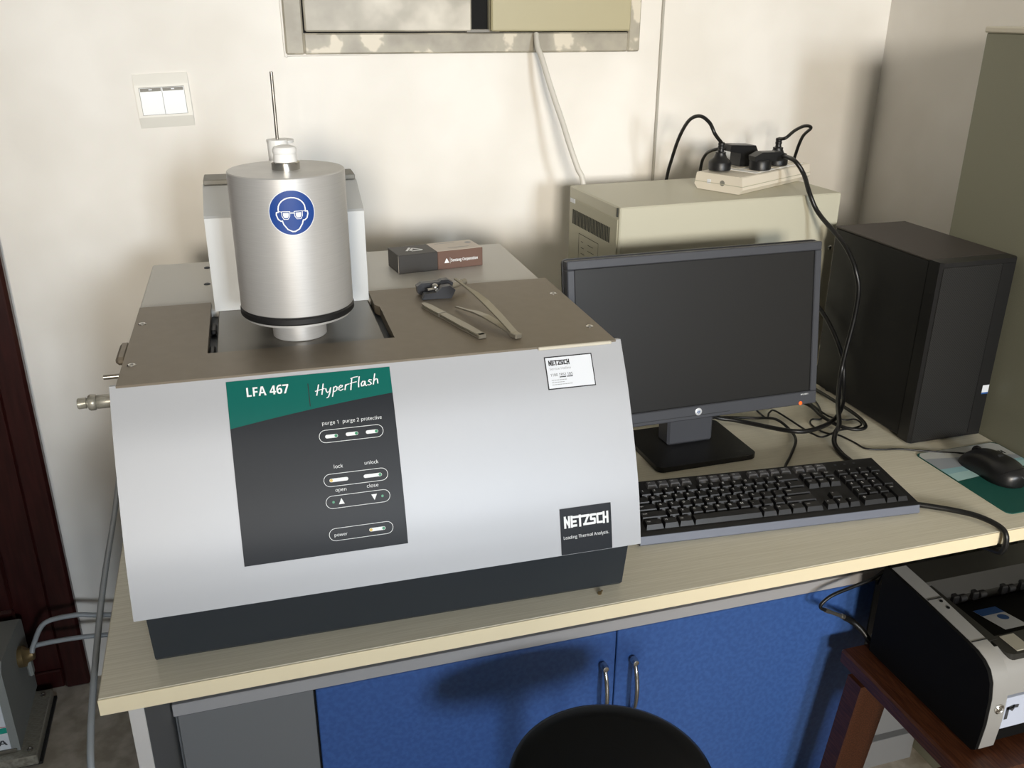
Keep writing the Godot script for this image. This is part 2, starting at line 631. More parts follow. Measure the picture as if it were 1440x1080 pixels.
# ==================================================================== the room
func build_room() -> void:
	var XR := 1.7255
	var XL := -3.2
	var ZF := 6.5
	struct("wall_back", bx(Vector3(XL - 0.1, -0.1, -0.1), Vector3(XR + 0.1, 2.9, 0), 0.0), M.wall_paint)
	struct("wall_right", bx(Vector3(XR, -0.1, 0.0), Vector3(XR + 0.1, 2.9, ZF + 0.1), 0.0), M.wall_paint)
	struct("wall_left", bx(Vector3(XL - 0.1, -0.1, 0.0), Vector3(XL, 2.9, ZF + 0.1), 0.0), M.unseen_wall_grey)
	struct("floor", bx(Vector3(XL, -0.1, 0), Vector3(XR, 0, ZF), 0.0), M.floor_tile)
	struct("ceiling", bx(Vector3(XL - 0.1, 2.9, -0.1), Vector3(XR + 0.1, 3.0, ZF + 0.1), 0.0), M.ceiling_paint)
	# unseen wall behind the camera, its two windows placed to shape the light
	var wy0 := 1.40
	var wy1 := 2.75
	var st := mb()
	var edges := [XL, -1.10, 0.0, 0.70, 1.60, XR]
	for i in [0, 2, 4]:
		box(st, Vector3(edges[i], 0, ZF), Vector3(edges[i + 1], 2.9, ZF + 0.1), 0.0)
	for i in [1, 3]:
		box(st, Vector3(edges[i], 0, ZF), Vector3(edges[i + 1], wy0, ZF + 0.1), 0.0)
		box(st, Vector3(edges[i], wy1, ZF), Vector3(edges[i + 1], 2.9, ZF + 0.1), 0.0)
	struct("wall_front", st, M.unseen_wall_grey)
	for n in 2:
		var wx0: float = edges[1 + 2 * n]
		var wx1: float = edges[2 + 2 * n]
		var f := mb()
		var mid := (wx0 + wx1) / 2.0
		for x in [wx0, mid - 0.025, wx1 - 0.05]:
			box(f, Vector3(x, wy0, ZF + 0.03), Vector3(x + 0.05, wy1, ZF + 0.08), 0.003)
		for y in [wy0, wy1 - 0.05]:
			box(f, Vector3(wx0 + 0.05, y, ZF + 0.03), Vector3(wx1 - 0.05, y + 0.05, ZF + 0.08), 0.003)
		var win := struct("unseen_window_%d" % (n + 1), f, M.window_white)
		put("pane", bx(Vector3(wx0 + 0.05, wy0 + 0.05, ZF + 0.05), Vector3(mid - 0.025, wy1 - 0.05, ZF + 0.056), 0.0), M.window_glass, win)
		put("pane", bx(Vector3(mid + 0.025, wy0 + 0.05, ZF + 0.05), Vector3(wx1 - 0.05, wy1 - 0.05, ZF + 0.056), 0.0), M.window_glass, win)
	# the dark door in the back wall
	var d := mb()
	box(d, Vector3(-1.29, 0.0, 0.001), Vector3(-1.235, 2.2, 0.028), 0.006)
	box(d, Vector3(-0.286, 0.0, 0.001), Vector3(-0.231, 2.2, 0.028), 0.006)
	box(d, Vector3(-1.235, 2.11, 0.001), Vector3(-0.286, 2.2, 0.028), 0.006)
	var door := struct("door_1", d, M.door_wood)
	put("door_leaf", bx(Vector3(-1.233, 0.004, 0.001), Vector3(-0.288, 2.108, 0.012), 0.002), M.door_wood, door)
	for pn in [[-1.15, 0.20, -0.80, 0.85], [-0.70, 0.20, -0.355, 0.85], [-1.15, 1.0, -0.80, 1.95], [-0.70, 1.0, -0.355, 1.95]]:
		var fr := mb()
		var a := 0.03
		box(fr, Vector3(pn[0], pn[1], 0.011), Vector3(pn[2], pn[1] + a, 0.022), 0.006)
		box(fr, Vector3(pn[0], pn[3] - a, 0.011), Vector3(pn[2], pn[3], 0.022), 0.006)
		box(fr, Vector3(pn[0], pn[1] + a, 0.011), Vector3(pn[0] + a, pn[3] - a, 0.022), 0.006)
		box(fr, Vector3(pn[2] - a, pn[1] + a, 0.011), Vector3(pn[2], pn[3] - a, 0.022), 0.006)
		put("moulding", fr, M.door_wood, door)
		put("panel", bx(Vector3(pn[0] + 0.05, pn[1] + 0.05, 0.011), Vector3(pn[2] - 0.05, pn[3] - 0.05, 0.02), 0.008), M.door_wood, door)
	put("sill", bx(Vector3(-1.233, 0.001, 0.012), Vector3(-0.288, 0.05, 0.02), 0.003), M.door_wood, door)
	# a thin painted cable strip running up the wall
	struct("trim_1", bx(Vector3(1.1395, 0.0, 0.0), Vector3(1.1455, 2.9, 0.006), 0.002), M.wire_trunk)
	# unseen cupboard behind the camera, placed to shade the lower left
	var k := thing("unseen_cupboard", "unseen tall pale cupboard behind the camera, placed to shade the lower left", "cupboard", Vector3(-2.2, 0, 2.9))
	put("body", bx(Vector3(0, 0.0, 0), Vector3(0.95, 1.75, 0.45), 0.003), M.board_white, k)
	for n in 2:
		var kd := put("door", bx(Vector3(0.004 + 0.472 * n, 0.08, -0.018), Vector3(0.474 + 0.472 * n, 1.74, 0.0), 0.002), M.board_white, k)
		put("handle", bx(Vector3(0.43 + 0.075 * n, 0.85, -0.04), Vector3(0.445 + 0.075 * n, 1.0, -0.018), 0.003), M.chrome, kd)
	# unseen bench behind the camera, placed to keep light off the low parts
	var ib := thing("unseen_bench", "unseen grey bench with a raised shelf behind the camera, placed to darken the low parts", "bench", Vector3(-1.45, 0, 3.5))
	put("cupboards", bx(Vector3(0, 0.0, 0), Vector3(1.6, 0.80, 0.7), 0.003), M.board_grey, ib)
	put("bench_top", bx(Vector3(-0.02, 0.801, -0.02), Vector3(1.62, 0.84, 0.72), 0.003), M.board_white, ib)
	put("shelf_back", bx(Vector3(0.0, 0.841, 0.34), Vector3(1.6, 1.42, 0.36), 0.003), M.board_grey, ib)
	put("shelf", bx(Vector3(0.0, 1.421, 0.2), Vector3(1.6, 1.445, 0.5), 0.003), M.board_white, ib)
	# tall grey steel cabinet at the right end of the desk
	var c := thing("steel_cabinet", "tall grey-green steel cabinet with its lit top edge painted pale, right of the black computer tower", "cabinet", Vector3(1.4835, 0, 0.573))
	put("body", bx(Vector3(0, 0.0, 0), Vector3(0.235, 1.436, 0.288), 0.002), M.steel_cabinet, c)
	put("lit_top_edge", bx(Vector3(-0.003, 1.436, -0.003), Vector3(0.238, 1.446, 0.291), 0.002), M.cabinet_edge, c)  # light caught on the top edge, put into a paler colour
	put("door", bx(Vector3(0.006, 0.04, 0.288), Vector3(0.229, 1.42, 0.296), 0.002), M.steel_cabinet, c)


# ==================================================================== desk
func build_desk() -> void:
	var t := thing("worktop", "long cream laminate worktop with a pale yellow front edge band", "worktop", Vector3(0, 0.7276, 0.02))
	put("board", bx(Vector3(0.0, 0, 0), Vector3(1.478, 0.0224, 1.0145), 0.0012), M.laminate, t)
	put("edge_band", bx(Vector3(0.0, 0.0002, 1.0145), Vector3(1.2525, 0.0219, 1.0165), 0.0006), M.edge_band, t)
	put("edge_band", bx(Vector3(1.2585, 0.0002, 1.0145), Vector3(1.478, 0.0219, 1.0165), 0.0006), M.edge_band, t)
	var s := thing("desk_panel_leg", "grey board leg with a white front edge carrying the left end of the worktop", "desk leg", Vector3(0.0225, 0, 0.06))
	put("board", bx(Vector3(0, 0.0, 0), Vector3(0.0175, 0.7266, 0.938), 0.0005), M.board_grey, s)
	put("edge_strip", bx(Vector3(0, 0.0, 0.938), Vector3(0.0175, 0.7266, 0.940), 0.0005), M.board_white, s)
	# the base cabinet
	var ZD := 0.80
	var c := thing("base_cabinet", "grey base cabinet with blue double doors and curved metal handles under the worktop", "cabinet", Vector3(0.0415, 0, 0.06))
	var q := func(x: float, y: float, z: float) -> Vector3: return Vector3(x - 0.0415, y, z - 0.06)
	put("carcass", bx(q.call(0.0418, 0.07, 0.06), q.call(1.29, 0.724, ZD - 0.02), 0.001), M.board_grey, c)
	put("plinth", bx(q.call(0.0418, 0.0, 0.08), q.call(1.46, 0.07, ZD - 0.03), 0.001), M.board_grey, c)
	put("rail", bx(q.call(0.0425, 0.5085, ZD - 0.02), q.call(1.284, 0.530, ZD + 0.001), 0.001), M.rail_grey, c)
	put("drawer_front", bx(q.call(0.0425, 0.536, ZD - 0.02), q.call(1.284, 0.722, ZD - 0.001), 0.001), M.board_grey, c)
	put("grey_panel", bx(q.call(0.0475, 0.072, ZD - 0.02), q.call(0.2442, 0.5065, ZD - 0.002), 0.001), M.board_grey, c)
	put("gap", bx(q.call(0.2442, 0.072, ZD - 0.02), q.call(0.2478, 0.5065, ZD - 0.008), 0.0), M.gap_black, c)
	for k in 2:
		var x0 := 0.2478 if k == 0 else 0.7475
		var x1 := 0.7455 if k == 0 else 1.2585
		var door := put("door", bx(q.call(x0, 0.072, ZD - 0.02), q.call(x1, 0.5065, ZD), 0.0015), M.blue_door, c)
		var hx := 0.7215 if k == 0 else 0.7765
		var pts := []
		for i in 9:
			var u := i / 8.0
			pts.append(q.call(hx, 0.447 - 0.112 * u, ZD + 0.004 + 0.024 * pow(sin(PI * clampf(u * 0.94 + 0.03, 0, 1)), 0.6)))
		var h := mb()
		tube(h, pts, 0.0042, 10, 4)
		for e in [0, 8]:
			lathe(h, [[0.0, -0.004], [0.0062, -0.004], [0.0065, 0.003], [0.005, 0.009], [0.0, 0.010]], 14, upright(Vector3(0, 0, 1), pts[e]), 60)
		put("handle", h, M.chrome, door)
	put("end_stile", bx(q.call(1.2605, 0.072, ZD - 0.02), q.call(1.284, 0.5065, ZD - 0.001), 0.001), M.board_grey, c)
	put("side_panel", bx(q.call(1.292, 0.07, ZD - 0.06), q.call(1.46, 0.50, ZD - 0.045), 0.001), M.board_grey, c)


# ==================================================================== the thermal analyser
var prof_pts := PackedVector2Array()   # (z, y) down the front of the silver shell
var prof_len := PackedFloat32Array()


func I(x: float, y: float, z: float) -> Vector3:
	return Vector3(x, y - 0.75, z - 1.0)


func shell_at(v: float) -> Array:
	# point (z, y) and outward normal at arc length v from the shell's top edge
	var i := 0
	while i < prof_len.size() - 2 and prof_len[i + 1] < v:
		i += 1
	var a := prof_pts[i]
	var b := prof_pts[i + 1]
	var d := (b - a).normalized()
	var p := a + d * (v - prof_len[i])
	# smooth the normal between segments
	var dn := (prof_pts[mini(i + 2, prof_pts.size() - 1)] - prof_pts[maxi(i - 1, 0)]).normalized()
	return [p, Vector2(-dn.y, dn.x)]


func on_shell(lift: float) -> Callable:
	# 2D print: x along the front, y downwards from the top edge (given as negative up)
	return func(p: Vector2) -> Vector3:
		var s := shell_at(p.y)
		var z: float = s[0].x + s[1].x * lift
		var y: float = s[0].y + s[1].y * lift
		return I(p.x, y, z)


func sheet(x0: float, x1: float, top: Callable, bottom: Callable, nx: int, nv: int) -> PackedVector2Array:
	var r := PackedVector2Array()
	for i in nx:
		var xa := lerpf(x0, x1, float(i) / nx)
		var xb := lerpf(x0, x1, float(i + 1) / nx)
		for j in nv:
			var u0 := float(j) / nv
			var u1 := float(j + 1) / nv
			var a := Vector2(xa, lerpf(top.call(xa), bottom.call(xa), u0))
			var b := Vector2(xb, lerpf(top.call(xb), bottom.call(xb), u0))
			var c := Vector2(xb, lerpf(top.call(xb), bottom.call(xb), u1))
			var d := Vector2(xa, lerpf(top.call(xa), bottom.call(xa), u1))
			r.append_array([a, b, c, a, c, d])
	return r


func build_analyser() -> void:
	var raw := [[0.915, 1.0785], [0.942, 1.035], [0.962, 0.996], [0.985, 0.945], [1.0, 0.905], [1.010, 0.868], [1.0175, 0.8335]]
	for i in raw.size() - 1:
		var a := Vector2(raw[i][0], raw[i][1])
		var b := Vector2(raw[i + 1][0], raw[i + 1][1])
		var p := Vector2(raw[i - 1][0], raw[i - 1][1]) if i > 0 else 2 * a - b
		var n := Vector2(raw[i + 2][0], raw[i + 2][1]) if i + 2 < raw.size() else 2 * b - a
		for k in 8:
			prof_pts.append(a.cubic_interpolate(b, p, n, k / 8.0))
	prof_pts.append(Vector2(1.0175, 0.8335))
	var acc := 0.0
	for i in prof_pts.size():
		if i > 0:
			acc += prof_pts[i].distance_to(prof_pts[i - 1])
		prof_len.append(acc)
	var W := 0.6146
	var t := thing("thermal_analyser", "large silver bench instrument with upright cylinder, curved front and dark control panel", "lab instrument", Vector3(0.0497, 0.75, 1.0), -0.0223)
	var off := func(poly: PackedVector2Array) -> PackedVector2Array:
		var r := PackedVector2Array()
		for p in poly:
			r.append(Vector2(p.x - 1.0, p.y - 0.75))
		return r
	put("base", along_x(off.call(PackedVector2Array([Vector2(0.37, 0.7505), Vector2(0.982, 0.7505), Vector2(0.988, 0.757), Vector2(1.003, 0.8345), Vector2(0.37, 0.8345)])), 0.0103, 0.6043), M.base_dark, t)
	put("chassis", bx(I(0.0075, 0.8345, 0.64), I(0.607, 1.064, 0.915), 0.001), M.base_dark, t)
	# shell: outer skin, 3 mm sheet folded in at the ends
	var poly := PackedVector2Array()
	for i in prof_pts.size():
		poly.append(prof_pts[i])
	poly.append(Vector2(1.0155, 0.8325))
	poly.append(Vector2(0.918, 0.8325))
	poly.append(Vector2(0.905, 1.0765))
	put("shell", along_x(off.call(poly), 0.0, W, 25.0), M.shell_silver, t)
	put("rear_housing", bx(I(0.0045, 0.8345, 0.3623), I(0.603, 1.0744, 0.64), 0.0025), M.housing_grey, t)
	# the bronze cover, open at the back for the sliding tray
	var cov := mb()
	var outline := PackedVector2Array([Vector2(0.007, 0.6176), Vector2(0.1035, 0.6176), Vector2(0.1035, 0.833), Vector2(0.3345, 0.8345), Vector2(0.3345, 0.700), Vector2(0.3285, 0.688), Vector2(0.3285, 0.6176), Vector2(0.6076, 0.6176), Vector2(0.6076, 0.9165), Vector2(0.007, 0.9165)])
	var o2 := PackedVector2Array()
	for p in outline:
		o2.append(Vector2(p.x, p.y - 1.0))
	along_y(cov, o2, 1.0655 - 0.75, 1.0788 - 0.75)
	var cover := put("top_cover", cov, M.bronze_cover, t)
	put("cover_lip", bx(I(0.5024, 1.0748, 0.9163), I(0.6005, 1.0789, 0.9205), 0.001), M.cabinet_edge, cover)
	put("side_bracket", bx(I(-0.0040, 1.068, 0.762), I(0.0085, 1.0786, 0.822), 0.0035), M.bronze_cover, t)
	for p in [[0.0168, 0.6951], [0.018, 0.8526], [0.5929, 0.7023], [0.5932, 0.8579]]:
		put("screw", lt([[0.0, -0.001], [0.0052, -0.001], [0.0052, 0.0004], [0.004, 0.0014], [0.0025, 0.0014], [0.0018, 0.0006], [0.0, 0.0006]], 18, Transform3D(Basis(), I(p[0], 1.0788, p[1])), 20), M.chrome, cover)
	for p in [[0.0925, 0.4052], [0.0948, 0.5045]]:
		put("housing_screw", lt([[0.0, -0.001], [0.005, -0.001], [0.005, 0.001], [0.003, 0.002], [0.0, 0.002]], 16, Transform3D(Basis(), I(p[0], 1.0744, p[1])), 20), M.base_dark, t)
	put("tray", bx(I(0.114, 1.064, 0.62), I(0.3235, 1.0745, 0.8335), 0.001), M.tray_grey, t)
	for z in [0.70, 0.79]:
		put("guide_pin", bx(I(0.1045, 1.066, z), I(0.112, 1.0735, z + 0.03), 0.002), M.rubber, t)
	# arm that carries the furnace
	put("furnace_arm", along_x(off.call(PackedVector2Array([Vector2(0.52, 1.0745), Vector2(0.65, 1.0748), Vector2(0.65, 1.206), Vector2(0.648, 1.209), Vector2(0.577, 1.237), Vector2(0.52, 1.238)])), 0.1095, 0.3255), M.arm_grey, t)
	put("arm_cap", bx(I(0.1105, 1.2375, 0.52), I(0.3245, 1.2445, 0.571), 0.001), M.strip_grey, t)
	# furnace
	var F := func(y: float) -> Transform3D: return Transform3D(Basis(), I(0.219, y, 0.7732))
	var R := 0.0712
	var cyl := put("furnace", lt([[0.0, 1.118 - 1.118], [R - 0.001, 0.0], [R, 0.001], [R, 0.1692], [R - 0.0012, 0.1704], [0.0, 0.1704]], 72, F.call(1.118)), M.brushed, t)
	put("gasket", lt([[0.0, 0.0], [0.0705, 0.0], [0.0722, 0.002], [0.0722, 0.008], [0.0705, 0.0099], [0.0, 0.0099]], 72, F.call(1.108)), M.rubber, t)
	put("flange", lt([[0.0, 0.0], [0.052, 0.0], [0.068, 0.0045], [0.068, 0.0079], [0.0, 0.0079]], 64, F.call(1.100)), M.brushed, t)
	put("nozzle", lt([[0.0, 0.0], [0.0335, 0.0], [0.0345, 0.001], [0.0345, 0.0254], [0.0, 0.0254]], 48, F.call(1.0746)), M.brushed, t)
	put("collar", lt([[0.0, 0.0], [0.0172, 0.0], [0.0172, 0.0085], [0.0162, 0.0095], [0.0, 0.0095]], 36, F.call(1.2884)), M.chrome, t)
	put("cap", lt([[0.0, 0.0], [0.0142, 0.0], [0.0136, 0.009], [0.0146, 0.0105], [0.0146, 0.0145], [0.0128, 0.0172], [0.008, 0.0186], [0.0, 0.019]], 36, F.call(1.2979)), M.white_plastic, t)
	var K := func(y: float) -> Transform3D: return Transform3D(Basis(), I(0.2175, y, 0.585))
	put("probe_holder", lt([[0.0, 0.0], [0.0135, 0.0], [0.0145, 0.058], [0.0132, 0.0625], [0.0, 0.063]], 32, K.call(1.2370)), M.white_plastic, t)
	put("probe_holder_collar", lt([[0.0, 0.0], [0.019, 0.0], [0.019, 0.004], [0.0, 0.004]], 24, Transform3D(Basis(), I(0.2215, 1.2935, 0.571)), 35), M.white_plastic, t)
	put("probe_rod", lt([[0.0, 0.0], [0.0023, 0.0], [0.0023, 0.0905], [0.0, 0.091]], 16, K.call(1.2995)), M.steel, t)
	# eye protection sign on the furnace
	var wrap := func(lift: float) -> Callable:
		return func(p: Vector2) -> Vector3:
			var a := p.x / R
			return I(0.219 + (R + lift) * sin(a), 1.2485 + p.y, 0.7732 + (R + lift) * cos(a))
	var rings := func(r: float) -> PackedVector2Array:
		var tr := PackedVector2Array()
		for i in 6:
			for k in 48:
				var r0 := r * i / 6.0
				var r1 := r * (i + 1) / 6.0
				var a0 := TAU * k / 48
				var a1 := TAU * (k + 1) / 48
				var c0 := Vector2(cos(a0), sin(a0))
				var c1 := Vector2(cos(a1), sin(a1))
				tr.append_array([c0 * r0, c0 * r1, c1 * r1, c0 * r0, c1 * r1, c1 * r0])
		return tr
	var sign_plate := print_on("eye_protection_sign", rings.call(0.0272), wrap.call(0.0003), Vector3(0, 0, 1), M.label_white, cyl, "round blue eye protection sign on the cylinder")
	print_on("sign_disc", rings.call(0.0262), wrap.call(0.0005), Vector3(0, 0, 1), M.sign_blue, sign_plate)
	var face := []
	var head := []
	for i in 13:
		var a := PI * (1.0 - i / 12.0)
		head.append([-0.004 + 0.0 + 0.0155 * cos(a) + 0.004, 0.0045 + 0.0135 * sin(a)])
	head.push_front([-0.0155, 0.0008])
	head.append([0.0155, 0.0008])
	face.append(head)
	face.append([[-0.0155, 0.0012], [-0.0178, 0.0008], [-0.0182, -0.002], [-0.0165, -0.007], [-0.0135, -0.0095], [-0.0118, -0.0092], [-0.0105, -0.0135], [-0.0062, -0.0195], [-0.001, -0.0222], [0.002, -0.0222], [0.007, -0.0195], [0.0108, -0.0135], [0.0122, -0.0092], [0.014, -0.0092], [0.0168, -0.007], [0.0183, -0.002], [0.0178, 0.0012], [0.0155, 0.0012]])
	var pict := strokes(face, 0.0014)
	for s in [-1.0, 1.0]:
		pict.append_array(strokes([[[s * 0.0024, 0.0016], [s * 0.0118, 0.0018], [s * 0.0118, -0.0036], [s * 0.0098, -0.0074], [s * 0.0052, -0.0074], [s * 0.0030, -0.0042], [s * 0.0024, 0.0016]]], 0.0007))
		pict.append_array(fill(PackedVector2Array([Vector2(s * 0.0040, 0.0002), Vector2(s * 0.0104, 0.0002), Vector2(s * 0.0104, -0.0034), Vector2(s * 0.0090, -0.0058), Vector2(s * 0.0054, -0.0058), Vector2(s * 0.0042, -0.0036)])))
		pict.append_array(strokes([[[s * 0.0118, 0.0012], [s * 0.0152, 0.0022]]], 0.0007))
	pict.append_array(strokes([[[-0.0026, 0.0006], [0.0026, 0.0006]], [[-0.0026, -0.0008], [0.0026, -0.0008]]], 0.0005))
	print_on("pictogram", pict, wrap.call(0.0008), Vector3(0, 0, 1), M.print_white, sign_plate)
	# control panel foil
	var c0 := func(v: float) -> Callable: return func(_x: float) -> float: return v
	var panel := print_on("control_panel", sheet(0.125, 0.3145, c0.call(0.0075), c0.call(0.2215), 2, 36), on_shell(0.0006), Vector3(0, 0, 1), M.panel_dark, t, "dark control panel with teal header and lettering")
	var slope := func(x: float) -> float:
		var u := (x - 0.125) / 0.1895
		return 0.0625 - 0.0232 * (u + 0.32 * u * (1.0 - u))
	print_on("teal_header", sheet(0.125, 0.3145, c0.call(0.0075), slope, 16, 8), on_shell(0.0009), Vector3(0, 0, 1), M.panel_teal, panel)
	print_on("divider", moved(strokes([[[0.2168, 0.0188], [0.2168, 0.030], [0.2168, 0.0455]]], 0.0009), Vector2.ONE, Vector2.ZERO), on_shell(0.0012), Vector3(0, 0, 1), M.print_black, panel)
	var txt := func(s: String, x: float, v: float, w: float, h: float, bold := false) -> PackedVector2Array:
		var l := letters(s, bold)
		return moved(l, Vector2(w / maxf(width(l), 0.01), -h), Vector2(x, v))
	var pr := PackedVector2Array()
	pr.append_array(txt.call("LFA 467", 0.1468, 0.0274, 0.0476, 0.0106, true))
	# handwritten HyperFlash
	var hy := [
		[[0.06, 0.0], [0.16, 0.5], [0.26, 1.0]], [[0.42, 0.0], [0.5, 0.5], [0.58, 1.0]], [[0.0, 0.42], [0.2, 0.46], [0.62, 0.52]],
		[[0.72, 0.5], [0.74, 0.22], [0.82, 0.06], [0.96, 0.2], [1.06, 0.5]], [[1.06, 0.5], [0.98, 0.05], [0.84, -0.36], [0.72, -0.42]],
		[[1.28, 0.5], [1.2, 0.0], [1.12, -0.4]], [[1.26, 0.4], [1.4, 0.54], [1.5, 0.42], [1.46, 0.16], [1.32, 0.04], [1.2, 0.12]],
		[[1.62, 0.26], [1.84, 0.36], [1.88, 0.48], [1.76, 0.54], [1.62, 0.38], [1.6, 0.14], [1.72, 0.02], [1.9, 0.12]],
		[[2.02, 0.0], [2.1, 0.5]], [[2.08, 0.34], [2.2, 0.5], [2.34, 0.5]],
		[[2.42, -0.1], [2.5, 0.5], [2.58, 1.02]], [[2.5, 1.0], [2.72, 1.06], [2.98, 1.06]], [[2.42, 0.52], [2.62, 0.56], [2.86, 0.58]],
		[[3.1, 1.02], [3.0, 0.4], [2.98, 0.02]],
		[[3.46, 0.46], [3.3, 0.5], [3.18, 0.3], [3.2, 0.06], [3.34, 0.06], [3.46, 0.44], [3.46, 0.1], [3.54, 0.0]],
		[[3.92, 0.48], [3.78, 0.54], [3.7, 0.42], [3.84, 0.26], [3.88, 0.1], [3.74, 0.02], [3.62, 0.08]],
		[[4.2, 1.02], [4.1, 0.5], [4.02, 0.0]], [[4.08, 0.3], [4.22, 0.5], [4.34, 0.44], [4.34, 0.02]],
	]
	var hyp := strokes(hy, 0.085)
	for i in hyp.size():
		hyp[i] = Vector2(0.2245 + hyp[i].x * 0.0170, 0.0338 - hyp[i].x * 0.00165 - hyp[i].y * 0.0122)
	pr.append_array(hyp)
	for s in [["purge 1", 0.2282, 0.0692, 0.0188], ["purge 2", 0.2521, 0.0692, 0.0190], ["protective", 0.2738, 0.0692, 0.0242]]:
		pr.append_array(txt.call(s[0], s[1], s[2], s[3], 0.0040))
	for s in [["lock", 0.2364, 0.1210, 0.0104], ["unlock", 0.2722, 0.1210, 0.0164], ["open", 0.2355, 0.1484, 0.0126], ["close", 0.2722, 0.1484, 0.0136]]:
		pr.append_array(txt.call(s[0], s[1], s[2], s[3], 0.0040))
	pr.append_array(txt.call("power", 0.2292, 0.2008, 0.0150, 0.0036))
	for p in [[0.0828, 0.0146], [0.1345, 0.0146], [0.1602, 0.0146], [0.1985, 0.0146]]:
		pr.append_array(strokes(pill(0.2232, 0.2982, p[0], p[1]), 0.0006))
	print_on("lettering", pr, on_shell(0.0013), Vector3(0, 0, 1), M.print_white, panel)
	var caps := func(x0: float, x1: float, v: float, h: float) -> PackedVector2Array:
		var o := PackedVector2Array()
		for q in pill(x0, x1, v, h)[0].slice(0, -1):
			o.append(Vector2(q[0], q[1]))
		return fill(o)
	for b in [[0.2300, 0.2448, 0.0832, 0], [0.2540, 0.2686, 0.0830, 0], [0.2775, 0.2922, 0.0831, 0], [0.2296, 0.2516, 0.1347, 1], [0.2695, 0.2912, 0.1346, 0], [0.2698, 0.2892, 0.1985, 2]]:
		var k := print_on("button", caps.call(b[0], b[1], b[2], 0.0042), on_shell(0.0016), Vector3(0, 0, 1), M.print_white, panel)
		if b[3] != 1:
			print_on("lamp", disc2(b[1] - 0.0022, b[2], 0.0018), on_shell(0.0019), Vector3(0, 0, 1), M.led_green, k)
		if b[3] > 0:
			print_on("lamp", disc2(b[0] + 0.0022, b[2], 0.0018), on_shell(0.0019), Vector3(0, 0, 1), M.led_yellow, k)
	print_on("button", fill(PackedVector2Array([Vector2(0.2378, 0.1634), Vector2(0.2446, 0.1634), Vector2(0.2412, 0.1564)])), on_shell(0.0016), Vector3(0, 0, 1), M.print_white, panel)
	print_on("button", fill(PackedVector2Array([Vector2(0.2762, 0.1568), Vector2(0.2830, 0.1568), Vector2(0.2796, 0.1638)])), on_shell(0.0016), Vector3(0, 0, 1), M.print_white, panel)
	for x in [0.2318, 0.2892]:
		print_on("lamp", disc2(x, 0.1602, 0.0015), on_shell(0.0016), Vector3(0, 0, 1), M.led_green, panel)
	# service label
	var sl := print_on("service_label", sheet(0.5085, 0.572, c0.call(0.0143), c0.call(0.0563), 1, 8), on_shell(0.0005), Vector3(0, 0, 1), M.print_black, t, "white service label with black border")
	print_on("paper", sheet(0.5099, 0.5706, c0.call(0.0157), c0.call(0.0549), 1, 8), on_shell(0.0008), Vector3(0, 0, 1), M.label_white, sl)
	var bl := block_word("NETZSCH")
	var sp := moved(bl, Vector2(0.0275 / width(bl), -0.0062), Vector2(0.5133, 0.0258))
	sp.append_array(txt.call("1100 1852 185", 0.5138, 0.0398, 0.0290, 0.0034))
	sp.append_array(strokes([[[0.5255, 0.0413], [0.5335, 0.0413]], [[0.5355, 0.0413], [0.5425, 0.0413]]], 0.0011))
	print_on("label_print", sp, on_shell(0.0011), Vector3(0, 0, 1), M.print_black, sl)
	var sg: PackedVector2Array = txt.call("Service Hotline", 0.5138, 0.0318, 0.0278, 0.0030)
	for l in [[0.0448, 0.020], [0.0476, 0.015], [0.0505, 0.027]]:
		var x := 0.5145
		while x < 0.5145 + l[1]:
			sg.append_array(strokes([[[x, l[0]], [x + 0.0026, l[0]]]], 0.0007))
			x += 0.0034
	print_on("fine_print", sg, on_shell(0.0011), Vector3(0, 0, 1), M.print_grey, sl)
	# maker's plate at the lower right
	var bp := print_on("brand_plate", sheet(0.5067, 0.5750, c0.call(0.2062), c0.call(0.2668), 1, 12), on_shell(0.0007), Vector3(0, 0, 1), M.panel_dark, t, "dark plate with white lettering")
	var wp := moved(bl, Vector2(0.0592 / width(bl), -0.0140), Vector2(0.5118, 0.2312))
	wp.append_array(txt.call("Leading Thermal Analysis.", 0.5102, 0.2462, 0.0608, 0.0040))
	print_on("lettering", wp, on_shell(0.0011), Vector3(0, 0, 1), M.print_white, bp)
	# gas connections on the left side
	put("gas_stub", lt([[0.0, 0.0], [0.0033, 0.0], [0.0033, 0.031], [0.0, 0.031]], 16, upright(Vector3(-1, 0, 0), I(0.007, 1.0475, 0.80))), M.steel, t)
	var fx := upright(Vector3(-1, 0, 0), I(0.007, 1.0445, 0.872))
	var fit := put("gas_fitting", lt([[0.0, 0.0], [0.0032, 0.0], [0.0032, 0.008], [0.0076, 0.009], [0.0082, 0.011], [0.0082, 0.029], [0.0074, 0.0305], [0.0, 0.0305]], 6, fx), M.stainless, t)
	put("nut", lt([[0.0, 0.0305], [0.0086, 0.0305], [0.0096, 0.032], [0.0096, 0.037], [0.0082, 0.0395], [0.0, 0.0395]], 6, fx), M.stainless, fit)
	put("thread_end", lt([[0.0, 0.039], [0.0048, 0.039], [0.0048, 0.0405], [0.0064, 0.0415], [0.0066, 0.050], [0.0055, 0.051], [0.0, 0.051]], 20, fx), M.stainless, fit)


